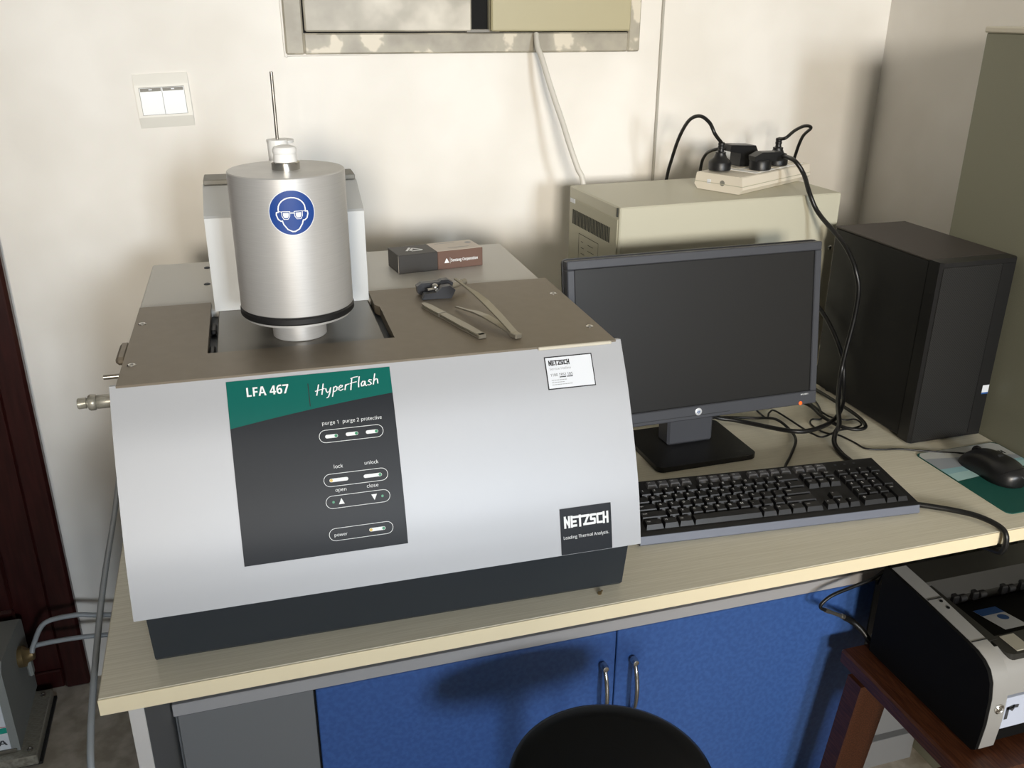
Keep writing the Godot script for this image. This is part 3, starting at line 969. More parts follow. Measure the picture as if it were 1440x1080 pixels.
# ==================================================================== power box, power strip and plugs
func build_power_box() -> void:
	var t := thing("power_supply_box", "khaki metal power box behind the monitor with vent slots on its left side", "power box", Vector3(0.877, 0.75, 0.430), 0.04)
	var W := 0.481
	var H := 0.3875
	var D := 0.238
	put("body", bx(Vector3(0.0, 0.004, -D), Vector3(W, H, 0.0), 0.0025), M.khaki_paint, t)
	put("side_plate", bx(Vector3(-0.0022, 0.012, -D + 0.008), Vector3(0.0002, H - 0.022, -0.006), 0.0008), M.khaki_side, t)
	put("corner_fold", bx(Vector3(-0.0024, H - 0.018, -0.0105), Vector3(0.0005, H - 0.0015, -0.0075), 0.0005, Transform3D()), M.slot_dark, t)
	for k in 25:
		var z := -0.2125 + 0.0072 * k
		put("vent_slot", bx(Vector3(-0.003, 0.3155, z), Vector3(-0.0018, 0.3445, z + 0.0036), 0.0), M.slot_dark, t)
	put("maker_tab", bx(Vector3(-0.003, 0.357, -0.226), Vector3(-0.0018, 0.3655, -0.203), 0.0), M.label_white, t)
	var pl := PackedVector2Array()
	pl.append_array(strokes([[[0.0, 0.0], [0.094, 0.0], [0.094, -0.10], [0.0, -0.10], [0.0, 0.0]]], 0.0012))
	for i in 7:
		pl.append_array(strokes([[[0.012, -0.014 - 0.012 * i], [0.022 + 0.004 * (i % 3), -0.014 - 0.012 * i]], [[0.045, -0.014 - 0.012 * i], [0.07 + 0.005 * (i % 2), -0.014 - 0.012 * i]]], 0.0012))
	print_on("rating_print", pl, plane_map(Vector3(-0.0026, 0.302, -0.178), Vector3(0, 0, 1), Vector3(0, 1, 0)), Vector3(-1, 0, 0), M.slot_dark, t)
	for p in [[W - 0.011, 0.278], [W - 0.011, 0.03], [0.012, 0.03]]:
		put("screw", lt([[0.0, 0.0], [0.0055, 0.0], [0.0052, 0.0016], [0.003, 0.003], [0.0, 0.0034]], 18, upright(Vector3(0, 0, 1), Vector3(p[0], p[1], 0.0)), 50), M.chrome, t)
	for p in [[0.03, -0.03], [W - 0.03, -0.03], [0.03, -D + 0.03], [W - 0.03, -D + 0.03]]:
		put("foot", lt([[0.0, 0.0002], [0.012, 0.0002], [0.012, 0.0042], [0.0, 0.0042]], 16, Transform3D(Basis(), Vector3(p[0], 0, p[1]))), M.rubber, t)
	# power strip lying askew on the box
	var yt := 0.75 + H
	var s := thing("power_strip", "cream power strip full of black plugs, lying askew on the khaki box", "power strip", Vector3(1.1496, yt, 0.3871), deg_to_rad(27.5))
	var L := 0.258
	var B := 0.112
	var body := mb()
	var pf := PackedVector2Array([Vector2(-B + 0.008, 0.0008), Vector2(-0.008, 0.0008), Vector2(0.0, 0.010), Vector2(-0.0015, 0.0165), Vector2(-0.004, 0.0325), Vector2(-0.007, 0.034), Vector2(-B + 0.007, 0.034), Vector2(-B + 0.004, 0.0325), Vector2(-B + 0.0015, 0.0165), Vector2(-B, 0.010)])
	put("body", along_x(pf, 0.0, L), M.cream_plastic, s)
	put("seam", bx(Vector3(-0.0006, 0.0155, -B + 0.001), Vector3(L + 0.0006, 0.0166, -0.0007), 0.0), M.khaki_side, s)
	put("socket_plate", bx(Vector3(0.062, 0.034, -B + 0.012), Vector3(L - 0.012, 0.0352, -0.012), 0.0006), M.white_plastic, s)
	for k in 3:
		for r in 2:
			var c := Vector3(0.098 + 0.062 * k, 0.0352, -0.032 - 0.048 * r)
			var so := put("socket", bx(c + Vector3(-0.02, 0, -0.018), c + Vector3(0.02, 0.0008, 0.018), 0.0005), M.cream_plastic, s)
			for h in [-1, 1]:
				put("slot", bx(c + Vector3(h * 0.008 - 0.001, 0.0008, -0.006), c + Vector3(h * 0.008 + 0.001, 0.0010, 0.004), 0.0), M.slot_dark, so)
	put("indicator", lt([[0.0, 0.0], [0.0055, 0.0], [0.0055, 0.0006], [0.0, 0.0008]], 20, upright(Vector3(-1, 0, 0), Vector3(0.0004, 0.018, -0.047))), M.strip_grey, s)
	put("switch_mark", bx(Vector3(-0.0006, 0.014, -0.082), Vector3(0.0004, 0.022, -0.074), 0.0), M.label_white, s)
	var on := func(u: float, v: float, h := 0.0) -> Vector3:
		var a := deg_to_rad(27.5)
		return Vector3(1.1496 + u * cos(a) - v * sin(a), yt + 0.0366 + h, 0.3871 - u * sin(a) - v * cos(a))
	# tall round plug at the near left corner, its cord looping up and down behind the box
	var disc_prof := [[0.0, 0.0], [0.0212, 0.0], [0.0222, 0.001], [0.0222, 0.0145], [0.020, 0.018], [0.013, 0.024], [0.0100, 0.031], [0.0104, 0.0345], [0.0062, 0.036], [0.0058, 0.041], [0.0066, 0.042], [0.0066, 0.046], [0.0056, 0.047], [0.0066, 0.048], [0.0066, 0.052], [0.0052, 0.0535], [0.0, 0.0535]]
	var pa: Vector3 = on.call(0.036, 0.080)
	var a := thing("power_plug", "tall round black plug standing at the left end of the power strip, cord looping behind", "plug", pa, 0.0, "plugs on the power strip")
	put("plug_body", lt(disc_prof, 32), M.black_plastic, a)
	var wa := []
	for p in [[1.119, 1.224, 0.318], [1.1195, 1.246, 0.315], [1.111, 1.2665, 0.305], [1.100, 1.277, 0.285], [1.093, 1.266, 0.255], [1.094, 1.229, 0.216], [1.102, 1.176, 0.172], [1.104, 1.130, 0.150], [1.104, 1.0, 0.12], [1.11, 0.80, 0.11], [1.14, 0.757, 0.12]]:
		wa.append(Vector3(p[0], p[1], p[2]) - pa)
	wa[0] = Vector3(0, 0.052, 0)
	put("cord", tb(wa, 0.0036), M.cable_black, a)
	# second round plug at the right, cord arching over the far end
	var pb: Vector3 = on.call(0.178, 0.036)
	var b := thing("power_plug", "round black plug at the right of the strip, cord arching over its far end", "plug", pb, 0.0, "plugs on the power strip")
	put("plug_body", lt(disc_prof, 32), M.black_plastic, b)
	var wb := []
	for p in [[1.274, 1.215, 0.30], [1.291, 1.230, 0.295], [1.318, 1.243, 0.285], [1.350, 1.249, 0.27], [1.372, 1.243, 0.26], [1.381, 1.219, 0.22], [1.388, 1.170, 0.19], [1.392, 1.10, 0.17], [1.395, 0.95, 0.15], [1.39, 0.80, 0.14], [1.37, 0.757, 0.15]]:
		wb.append(Vector3(p[0], p[1], p[2]) - pb)
	wb[0] = Vector3(0, 0.052, 0)
	put("cord", tb(wb, 0.0034), M.cable_black, b)
	# flat angled plug at the back
	var pc: Vector3 = on.call(0.118, 0.084)
	var c := thing("power_plug", "angular flat black plug at the back of the strip, pointing left", "plug", pc, deg_to_rad(8), "plugs on the power strip")
	var st := mb()
	prism(st, PackedVector2Array([Vector2(-0.015, 0.0), Vector2(0.024, 0.0), Vector2(0.030, 0.026), Vector2(0.022, 0.040), Vector2(-0.040, 0.044), Vector2(-0.042, 0.031), Vector2(-0.014, 0.026)]), -0.017, 0.017)
	put("plug_body", st, M.black_plastic, c)
	put("cord", tb([Vector3(-0.038, 0.0375, 0), Vector3(-0.047, 0.034, -0.010), Vector3(-0.048, 0.027, -0.035), Vector3(-0.036, 0.012, -0.072), Vector3(-0.026, -0.02, -0.098), Vector3(-0.025, -0.12, -0.105), Vector3(-0.025, -0.38, -0.105), Vector3(-0.05, -0.418, -0.09)], 0.0034), M.cable_black, c)
	# flat plug at the front, its cord running down past the monitor to the keyboard
	var pd: Vector3 = on.call(0.098, 0.026)
	var d := thing("power_plug", "flat black plug on the strip's front row, cord running down past the monitor", "plug", pd, 0.0, "plugs on the power strip")
	put("plug_body", lt([[0.0, 0.0], [0.020, 0.0], [0.0215, 0.0015], [0.0215, 0.016], [0.019, 0.020], [0.0, 0.0205]], 32), M.black_plastic, d)
	var hst := mb()
	prism(hst, PackedVector2Array([Vector2(-0.020, 0.018), Vector2(0.036, 0.016), Vector2(0.050, 0.018), Vector2(0.052, 0.030), Vector2(0.040, 0.034), Vector2(-0.004, 0.035), Vector2(-0.021, 0.027)]), -0.012, 0.012, Transform3D(Basis(Vector3.UP, deg_to_rad(2)), Vector3.ZERO))
	put("handle", hst, M.black_plastic, d)
	var wd := [Vector3(0.048, 0.0245, 0)]
	for p in [[1.259, 1.2000, 0.382], [1.272, 1.1760, 0.4], [1.269, 1.1440, 0.432], [1.281, 1.1090, 0.452], [1.29, 1.0710, 0.52], [1.295, 1.0440, 0.55], [1.297, 1.0220, 0.565], [1.303, 0.9900, 0.572], [1.305, 0.9350, 0.57], [1.297, 0.8660, 0.57], [1.29, 0.8220, 0.575], [1.259, 0.7850, 0.6188], [1.2165, 0.7765, 0.685], [1.199, 0.767, 0.700], [1.184, 0.7575, 0.722], [1.176, 0.7549, 0.757], [1.174, 0.7548, 0.79], [1.163, 0.7548, 0.83], [1.154, 0.7548, 0.88], [1.160, 0.7548, 0.915], [1.178, 0.7549, 0.934], [1.199, 0.7555, 0.951], [1.222, 0.7565, 0.971], [1.243, 0.7580, 0.998], [1.254, 0.757, 1.030], [1.2555, 0.748, 1.0455], [1.2555, 0.724, 1.046], [1.254, 0.715, 1.03], [1.25, 0.70, 0.95], [1.25, 0.68, 0.86], [1.255, 0.55, 0.825]]:
		wd.append(Vector3(p[0], p[1], p[2]) - pd)
	put("cord", tb(wd, 0.0044), M.cable_black, d)


# ==================================================================== monitor
func build_monitor() -> void:
	var t := thing("monitor", "black widescreen monitor switched off, standing in front of the khaki power box", "monitor", Vector3(0.9403, 0.75, 0.64), 0.0126)
	var X := Transform3D(Basis(Vector3.RIGHT, -0.1532), Vector3(0, 0.2114, 0))
	var rim := mb()
	var x0 := -0.2365
	var x1 := 0.2365
	var y0 := -0.1495
	var y1 := 0.1405
	var sx := 0.2237
	var sy0 := -0.1258
	var sy1 := 0.1258
	# frame: four mitred bars with a soft outer edge
	var bar := func(st: SurfaceTool, lo: Vector3, hi: Vector3) -> void: box(st, lo, hi, 0.0015, X)
	bar.call(rim, Vector3(x0, sy1, -0.016), Vector3(x1, y1, 0.003))
	bar.call(rim, Vector3(x0, y0, -0.016), Vector3(x1, sy0, 0.003))
	bar.call(rim, Vector3(x0, sy0, -0.016), Vector3(-sx, sy1, 0.003))
	bar.call(rim, Vector3(sx, sy0, -0.016), Vector3(x1, sy1, 0.003))
	put("bezel", rim, M.bezel, t)
	var edge := mb()
	prism(edge, rrect(x0 - 0.002, y0 - 0.002, x1 + 0.002, y1 + 0.002, 0.008), -0.020, -0.0145, X)
	put("rear_rim", edge, M.black_plastic, t)
	var back := mb()
	prism(back, rrect(x0 + 0.02, y0 + 0.02, x1 - 0.02, y1 - 0.02, 0.02), -0.042, -0.019, X)
	prism(back, rrect(x0 + 0.07, y0 + 0.04, x1 - 0.07, y1 - 0.05, 0.02), -0.054, -0.041, X)
	put("back_shell", back, M.black_plastic, t)
	put("screen", bx(Vector3(-sx, sy0, -0.012), Vector3(sx, sy1, 0.0002), 0.0, X), M.screen, t)
	var ln := mb()
	for q in [[-sx, sy1 - 0.0012, sx, sy1], [-sx, sy0, sx, sy0 + 0.0012], [-sx, sy0, -sx + 0.0012, sy1], [sx - 0.0012, sy0, sx, sy1]]:
		box(ln, Vector3(q[0], q[1], 0.0), Vector3(q[2], q[3], 0.0008), 0.0, X)
	put("screen_gasket", ln, M.gap_black, t)
	put("chin_seam", bx(Vector3(x0 + 0.002, y0 + 0.0065, 0.0028), Vector3(0.06, y0 + 0.0072, 0.0034), 0.0, X), M.black_matte, t)
	var f := func(lift: float) -> Callable: return func(p: Vector2) -> Vector3: return X * Vector3(p.x, p.y, lift)
	var lg := put("logo", lt([[0.0, 0.0], [0.0065, 0.0], [0.0065, 0.0005], [0.006, 0.0008], [0.0, 0.0008]], 28, X * upright(Vector3(0, 0, 1), Vector3(-0.0011, -0.1365, 0.003))), M.logo_silver, t, "round silver maker's badge")
	var hp := strokes([[[-0.0016, 0.0036], [-0.0030, -0.0016]], [[-0.0024, 0.0008], [-0.0014, 0.0016], [-0.0008, 0.0010], [-0.0014, -0.0016]], [[0.0012, 0.0016], [-0.0002, -0.0040]], [[0.0012, 0.0016], [0.0024, 0.0014], [0.0020, -0.0012], [0.0006, -0.0014]]], 0.0008)
	print_on("badge_letters", moved(hp, Vector2.ONE, Vector2(-0.0011, -0.1365)), f.call(0.0042), Vector3(0, 0, 1), M.sticker_blue, lg)
	var l := letters("HP LV2011", true)
	print_on("model_print", moved(l, Vector2(0.0150 / width(l), 0.0024), Vector2(0.2036, -0.1315)), f.call(0.0034), Vector3(0, 0, 1), M.print_white, t)
	put("power_led", lt([[0.0, 0.0], [0.0032, 0.0], [0.0032, 0.0008], [0.0, 0.0012]], 20, X * upright(Vector3(0, 0, 1), Vector3(0.2035, -0.1462, 0.003))), M.led_orange, t, "glowing orange power light")
	for k in 4:
		put("menu_button", bx(Vector3(0.12 + 0.018 * k, y0 - 0.0012, -0.006), Vector3(0.131 + 0.018 * k, y0 + 0.001, -0.001), 0.0005, X), M.black_plastic, t)
	# stand
	var base := mb()
	along_y(base, rrect(-0.1005, -0.069, 0.0885, 0.0815, 0.012), 0.0015, 0.010)
	put("stand_base", base, M.black_plastic, t)
	var st := mb()
	along_y(st, rrect(-0.0995, -0.068, 0.0875, 0.0805, 0.012), 0.0, 0.0018)
	put("rubber_mat", st, M.rubber, t)
	put("neck", bx(Vector3(-0.048, 0.0095, -0.030), Vector3(0.040, 0.10, 0.010), 0.004, Transform3D(Basis(Vector3.RIGHT, -0.06), Vector3.ZERO)), M.bezel, t)
	put("neck_column", bx(Vector3(-0.040, 0.09, -0.060), Vector3(0.032, 0.24, -0.030), 0.004), M.black_plastic, t)
	# thick video cable hanging from the back and curling to the tower
	var v := [[0.99, 0.8000, 0.575], [1.03, 0.7640, 0.568], [1.063, 0.7580, 0.5799], [1.09, 0.7580, 0.6069], [1.122, 0.7700, 0.6731], [1.161, 0.7700, 0.682], [1.223, 0.7700, 0.6579], [1.275, 0.7750, 0.612], [1.3, 0.8000, 0.575], [1.306, 0.8500, 0.55], [1.304, 0.9000, 0.5], [1.3, 0.9300, 0.45]]
	var w := []
	for p in v:
		w.append(Vector3(p[0], p[1], p[2]))
	tag(put("video_cable", tb(w, 0.0042), M.cable_black), "thick black video cable curving across the desk behind the monitor stand", "cable")
	var y := []
	for p in [[1.09, 0.8400, 0.55], [1.16, 0.7800, 0.535], [1.232, 0.7620, 0.5578], [1.227, 0.7620, 0.6206], [1.232, 0.7620, 0.6654], [1.253, 0.7620, 0.6883], [1.279, 0.7620, 0.6803], [1.293, 0.7620, 0.6256], [1.304, 0.7542, 0.4943], [1.299, 0.7542, 0.4278]]:
		y.append(Vector3(p[0], p[1], p[2]))
	tag(put("monitor_power_cable", tb(y, 0.0034), M.cable_black), "black cable dropping from below the monitor's right corner onto the desk", "cable")


# ==================================================================== computer tower
func build_tower() -> void:
	var t := thing("computer_tower", "black desktop computer tower with a perforated front, standing at the desk's right end", "computer", Vector3(1.3165, 0.75, 0.7521))
	var W := 0.1595
	var H := 0.3345
	var D := 0.292
	put("case", bx(Vector3(0.001, 0.006, -D), Vector3(W - 0.001, H - 0.002, -0.03), 0.003), M.black_matte, t)
	put("top_plate", bx(Vector3(0.0, H - 0.003, -D), Vector3(W, H + 0.0005, -0.028), 0.0012), M.tower_top, t)
	var fr := mb()
	along_y(fr, PackedVector2Array([Vector2(0.0, -0.03), Vector2(W, -0.03), Vector2(W, -0.008), Vector2(W - 0.006, 0.0), Vector2(0.005, 0.0), Vector2(0.0, -0.005)]), 0.004, H)
	put("front_bezel", fr, M.black_plastic, t)
	put("front_grille", bx(Vector3(0.0045, 0.009, -0.0008), Vector3(0.124, H - 0.008, 0.0012), 0.0004), M.grille, t)
	put("front_strip", bx(Vector3(0.126, 0.009, -0.0008), Vector3(W - 0.0065, H - 0.008, 0.001), 0.0004), M.black_plastic, t)
	var sk := put("sticker", bx(Vector3(0.1385, 0.086, 0.0009), Vector3(0.1525, 0.1015, 0.0013), 0.0), M.label_white, t, "small blue and white sticker")
	put("sticker_band", bx(Vector3(0.1385, 0.0845, 0.001), Vector3(0.1525, 0.0875, 0.0014), 0.0), M.sticker_blue, sk)
	for p in [[0.02, -0.03], [W - 0.02, -0.03], [0.02, -D + 0.03], [W - 0.02, -D + 0.03]]:
		put("foot", lt([[0.0, 0.0], [0.01, 0.0], [0.01, 0.0065], [0.0, 0.0065]], 16, Transform3D(Basis(), Vector3(p[0], 0, p[1]))), M.rubber, t)


# ==================================================================== keyboard
func build_keyboard() -> void:
	var yaw := -0.082
	var t := thing("keyboard", "black full-size keyboard with a grey front edge lying in front of the monitor", "keyboard", Vector3(1.1725, 0.75, 0.9575), yaw)
	var L := 0.457
	var D := 0.142
	var T := 0.0215   # tilt of the top
	var top := func(z: float) -> float: return 0.0165 + (-z) * 0.085   # z is negative away from the user
	var poly := PackedVector2Array([Vector2(-0.004, 0.0025), Vector2(-0.003, 0.0160), Vector2(-0.010, 0.0173), Vector2(-D + 0.003, top.call(-D + 0.003)), Vector2(-D, top.call(-D) - 0.003), Vector2(-D, 0.0108), Vector2(-0.018, 0.0108), Vector2(-0.016, 0.0025)])
	put("body", along_x(poly, -L, 0.0), M.black_matte, t)
	var lip := PackedVector2Array([Vector2(-0.006, 0.0005), Vector2(-0.002, 0.0005), Vector2(0.0012, 0.004), Vector2(-0.0022, 0.0152), Vector2(-0.005, 0.0156)])
	put("front_lip", along_x(lip, -L + 0.001, -0.001), M.lip_grey, t, "grey front edge")
	for fx in [-L + 0.03, -0.06]:
		put("foot", bx(Vector3(fx, 0.0002, -D + 0.004), Vector3(fx + 0.022, 0.0110, -D + 0.012), 0.001), M.black_plastic, t)
	var slope := atan(0.085)
	# keys: meshes shared by width
	var cache := {}
	var leg := mb()
	var u := 0.01905
	var key := func(x: float, z: float, w: float, d: float, label: String, low := false) -> void:
		# x, z: far left corner, from the left end and the back of the key field
		var id := "%d_%d_%s" % [roundi(w * 10000), roundi(d * 10000), low]
		var h := 0.0052 if low else 0.0072
		if not cache.has(id):
			var st := mb()
			var g := 0.0008
			var e := 0.0026
			var b := [Vector3(g, 0, -g), Vector3(w - g, 0, -g), Vector3(w - g, 0, -d + g), Vector3(g, 0, -d + g)]
			# front of the key leans back more than its far side
			var q := [Vector3(g + e * 0.7, h, -g - e * 1.5), Vector3(w - g - e * 0.7, h, -g - e * 1.5), Vector3(w - g - e * 0.7, h, -d + g + e * 0.4), Vector3(g + e * 0.7, h, -d + g + e * 0.4)]
			quad(st, q[0], q[1], q[2], q[3], Vector3.UP)
			var o := [Vector3(0, 0.3, 1), Vector3(1, 0.3, 0), Vector3(0, 0.3, -1), Vector3(-1, 0.3, 0)]
			for i in 4:
				quad(st, b[i], b[(i + 1) % 4], q[(i + 1) % 4], q[i], o[i])
			st.generate_normals()
			cache[id] = st.commit()
		var k := MeshInstance3D.new()
		k.name = "key"
		k.mesh = cache[id]
		k.material_override = M.key_sheen_grey if low else M.key_black
		var zz := -D + z + d   # near edge
		k.position = Vector3(-L + x, top.call(zz) - 0.0006, zz)
		k.rotation.x = slope
		t.add_child(k, true)
		if label != "":
			var tr := k.transform
			var s := 0.0042 if label.length() < 2 else 0.0025
			var lt2 := letters(label)
			var mp := func(p: Vector2) -> Vector3: return tr * Vector3(0.0052 + p.x * s, h + 0.00025, -d + (0.0076 if not low else 0.0062) - p.y * s)
			lay(leg, lt2, mp, Vector3.UP)
	var X0 := 0.0145
	var ZF := 0.011      # F row
	var ZR := [0.0335, 0.0525, 0.0715, 0.0905, 0.1095]
	key.call(X0, ZF, u, 0.0155, "Esc", true)
	for i in 12:
		key.call(X0 + u * (2 + i + 0.5 * (i / 4)), ZF, u, 0.0155, "F%d" % (i + 1), true)
	var rows := ["`1234567890-=", "QWERTYUIOP[]", "ASDFGHJKL;'", "ZXCVBNM,./"]
	for i in 13:
		key.call(X0 + u * i, ZR[0], u, u, rows[0][i])
	key.call(X0 + u * 13, ZR[0], u * 2, u, "Back")
	key.call(X0, ZR[1], u * 1.5, u, "Tab")
	for i in 12:
		key.call(X0 + u * (1.5 + i), ZR[1], u, u, rows[1][i])
	key.call(X0 + u * 13.5, ZR[1], u * 1.5, u, "\\")
	key.call(X0, ZR[2], u * 1.75, u, "Caps")
	for i in 11:
		key.call(X0 + u * (1.75 + i), ZR[2], u, u, rows[2][i])
	key.call(X0 + u * 12.75, ZR[2], u * 2.25, u, "Enter")
	key.call(X0, ZR[3], u * 2.25, u, "Shift")
	for i in 10:
		key.call(X0 + u * (2.25 + i), ZR[3], u, u, rows[3][i])
	key.call(X0 + u * 12.25, ZR[3], u * 2.75, u, "Shift")
	var x := X0
	for b in [[1.5, "Ctrl"], [1.25, "H"], [1.25, "Alt"], [5.75, ""], [1.25, "Alt"], [1.25, "H"], [1.25, "="], [1.5, "Ctrl"]]:
		key.call(x, ZR[4], u * b[0], u, b[1])
		x += u * b[0]
	var XN := X0 + u * 15 + 0.0055
	for i in 3:
		key.call(XN + u * i, ZF, u, 0.0155, ["Prt", "Scr", "Pau"][i], true)
		key.call(XN + u * i, ZR[0], u, u, ["Ins", "Hom", "PgU"][i])
		key.call(XN + u * i, ZR[1], u, u, ["Del", "End", "PgD"][i])
		key.call(XN + u * i, ZR[4], u, u, ["<", "v", ">"][i])
	key.call(XN + u, ZR[3], u, u, "^")
	var XP := XN + u * 3 + 0.0055
	for i in 4:
		key.call(XP + u * i, ZR[0], u, u, ["Num", "/", "*", "-"][i])
	for r in 3:
		for i in 3:
			key.call(XP + u * i, ZR[r + 1], u, u, str(7 - 3 * r + i))
	key.call(XP + u * 3, ZR[1], u, u * 2, "+")
	key.call(XP + u * 3, ZR[3], u, u * 2, "Ent")
	key.call(XP, ZR[4], u * 2, u, "0")
	key.call(XP + u * 2, ZR[4], u, u, ".")
	put("key_legends", leg, M.legend, t)
	for i in 3:
		put("status_lamp", bx(Vector3(-0.075 + 0.017 * i, top.call(-0.128) - 0.0002, -0.130), Vector3(-0.071 + 0.017 * i, top.call(-0.128) + 0.0006, -0.1275), 0.0003), M.bezel, t)
	var cab := []
	for p in [[1.054, 0.757, 0.563], [1.109, 0.756, 0.580], [1.133, 0.764, 0.611], [1.142, 0.756, 0.649], [1.127, 0.756, 0.688], [1.087, 0.757, 0.735], [1.050, 0.760, 0.775], [1.03, 0.766, 0.806]]:
		cab.append(Vector3(p[0], p[1], p[2]))
	var kc := []
	for p in [Vector3(0.97, 0.765, 0.50), Vector3(1.0, 0.757, 0.545)] + cab:
		kc.append((p - t.position).rotated(Vector3.UP, -yaw))
	put("cord", tb(kc, 0.0026), M.cable_black, t)


# ==================================================================== mouse, pad and cord
func build_mouse() -> void:
	var p := thing("mouse_pad", "white and teal printed mouse pad under the black mouse", "mouse pad", Vector3(1.304, 0.75, 0.785))
	var PW := 0.172
	var PD := 0.214
	var st := mb()
	along_y(st, rrect(0, 0, PW, PD, 0.010), 0.0002, 0.0016)
	put("pad", st, M.pad_teal, p)
	var lay_at := func(lift: float) -> Callable: return func(q: Vector2) -> Vector3: return Vector3(q.x, lift, q.y)
	var e := 0.0012
	print_on("white_area", fill(PackedVector2Array([Vector2(0.010, e), Vector2(PW - 0.010, e), Vector2(PW - e, 0.010), Vector2(PW - e, 0.088), Vector2(e, 0.104), Vector2(e, 0.010)])), lay_at.call(0.0017), Vector3.UP, M.pad_white, p)
	print_on("grey_band", fill(PackedVector2Array([Vector2(e, 0.022), Vector2(0.07, 0.034), Vector2(PW - e, 0.052), Vector2(PW - e, 0.064), Vector2(e, 0.062)])), lay_at.call(0.00185), Vector3.UP, M.pad_grey, p)
	print_on("pale_band", fill(PackedVector2Array([Vector2(e, 0.062), Vector2(PW - e, 0.064), Vector2(PW - e, 0.072), Vector2(e, 0.080)])), lay_at.call(0.0019), Vector3.UP, M.pad_sky, p)
	print_on("light_band", fill(PackedVector2Array([Vector2(e, 0.080), Vector2(PW - e, 0.072), Vector2(PW - e, 0.088), Vector2(e, 0.104)])), lay_at.call(0.0019), Vector3.UP, M.pad_pale, p)
	var bl := block_word("NETZSCH")
	print_on("lettering", moved(bl, Vector2(0.066 / width(bl), -0.0105), Vector2(0.091, 0.0425)), lay_at.call(0.0022), Vector3.UP, M.print_black, p)
	var tl := letters("Leading Thermal Analysis.")
	print_on("slogan", moved(tl, Vector2(0.056 / width(tl), -0.003), Vector2(0.112, 0.0505)), lay_at.call(0.0022), Vector3.UP, M.print_grey, p)
	# mouse
	var m := thing("computer_mouse", "black wired computer mouse on the white and teal pad", "mouse", Vector3(1.382, 0.7516, 0.878), 0.10)
	var body := mb()
	var nz := 28
	var na := 24
	var pt := func(i: int, k: int) -> Vector3:
		var s := -1.0 + 2.0 * i / nz
		var z := 0.060 * s
		var wid := 0.0325 * pow(maxf(1.0 - pow(absf(s), 3.2), 0.0), 0.5) * (1.0 + 0.08 * s - 0.10 * exp(-pow((s + 0.1) * 3, 2)))
		var hh := 0.036 * pow(maxf(1.0 - pow(absf(s * 0.97 - 0.10), 2.6), 0.0), 0.62)
		if i == 0 or i == nz:
			wid = 0.0
		var a := PI * k / na
		return Vector3(-wid * signf(cos(a)) * pow(absf(cos(a)), 0.75), maxf(hh, 0.004) * pow(sin(a), 0.8) if k > 0 and k < na else 0.0, z)
	body.set_smooth_group(1)
	for i in nz:
		for k in na:
			var a0: Vector3 = pt.call(i, k)
			var a1: Vector3 = pt.call(i, k + 1)
			var b1: Vector3 = pt.call(i + 1, k + 1)
			var b0: Vector3 = pt.call(i + 1, k)
			quad(body, a0, a1, b1, b0, (a0 + b1) / 2.0 - Vector3(0, 0.008, (a0.z + b1.z) / 2 * 0.8))
	for i in nz:
		quad(body, pt.call(i, 0), pt.call(i, na), pt.call(i + 1, na), pt.call(i + 1, 0), Vector3.DOWN)
	put("shell", body, M.mouse_black, m)
	put("scroll_wheel", lt([[0.0, -0.003], [0.009, -0.003], [0.010, -0.001], [0.010, 0.001], [0.009, 0.003], [0.0, 0.003]], 24, upright(Vector3(1, 0, 0), Vector3(0, 0.0232, -0.034))), M.rubber, m)
	put("badge", lt([[0.0, 0.0], [0.0055, 0.0], [0.0055, 0.0006], [0.0, 0.0008]], 20, Transform3D(Basis(Vector3.RIGHT, 0.05), Vector3(0, 0.0352, 0.012))), M.bezel, m)
	var seam := []
	for i in 9:
		var x := -0.028 + 0.007 * i
		seam.append(Vector3(x, 0.0285 - pow(absf(x) / 0.033, 2.6) * 0.014, 0.0485 - pow(x / 0.03, 2) * 0.010))
	put("seam", tb(seam, 0.0006, 6, 3), M.gap_black, m)
	var w := []
	for q in [[1.281, 0.7525, 0.498], [1.263, 0.7525, 0.5581], [1.235, 0.7525, 0.6101], [1.214, 0.7525, 0.6091], [1.2, 0.7525, 0.6252], [1.198, 0.7525, 0.6502], [1.206, 0.7525, 0.6722], [1.221, 0.7525, 0.6841], [1.229, 0.7525, 0.716], [1.233, 0.7525, 0.7433], [1.259, 0.7525, 0.7553], [1.289, 0.7525, 0.7624], [1.318, 0.7525, 0.7764], [1.351, 0.7525, 0.793], [1.379, 0.7525, 0.8049], [1.378, 0.7600, 0.823]]:
		w.append(Vector3(q[0], q[1], q[2]) - m.position)
	for i in w.size():
		w[i] = w[i].rotated(Vector3.UP, -0.10)
	put("cord", tb(w, 0.0017, 8), M.cable_black, m)


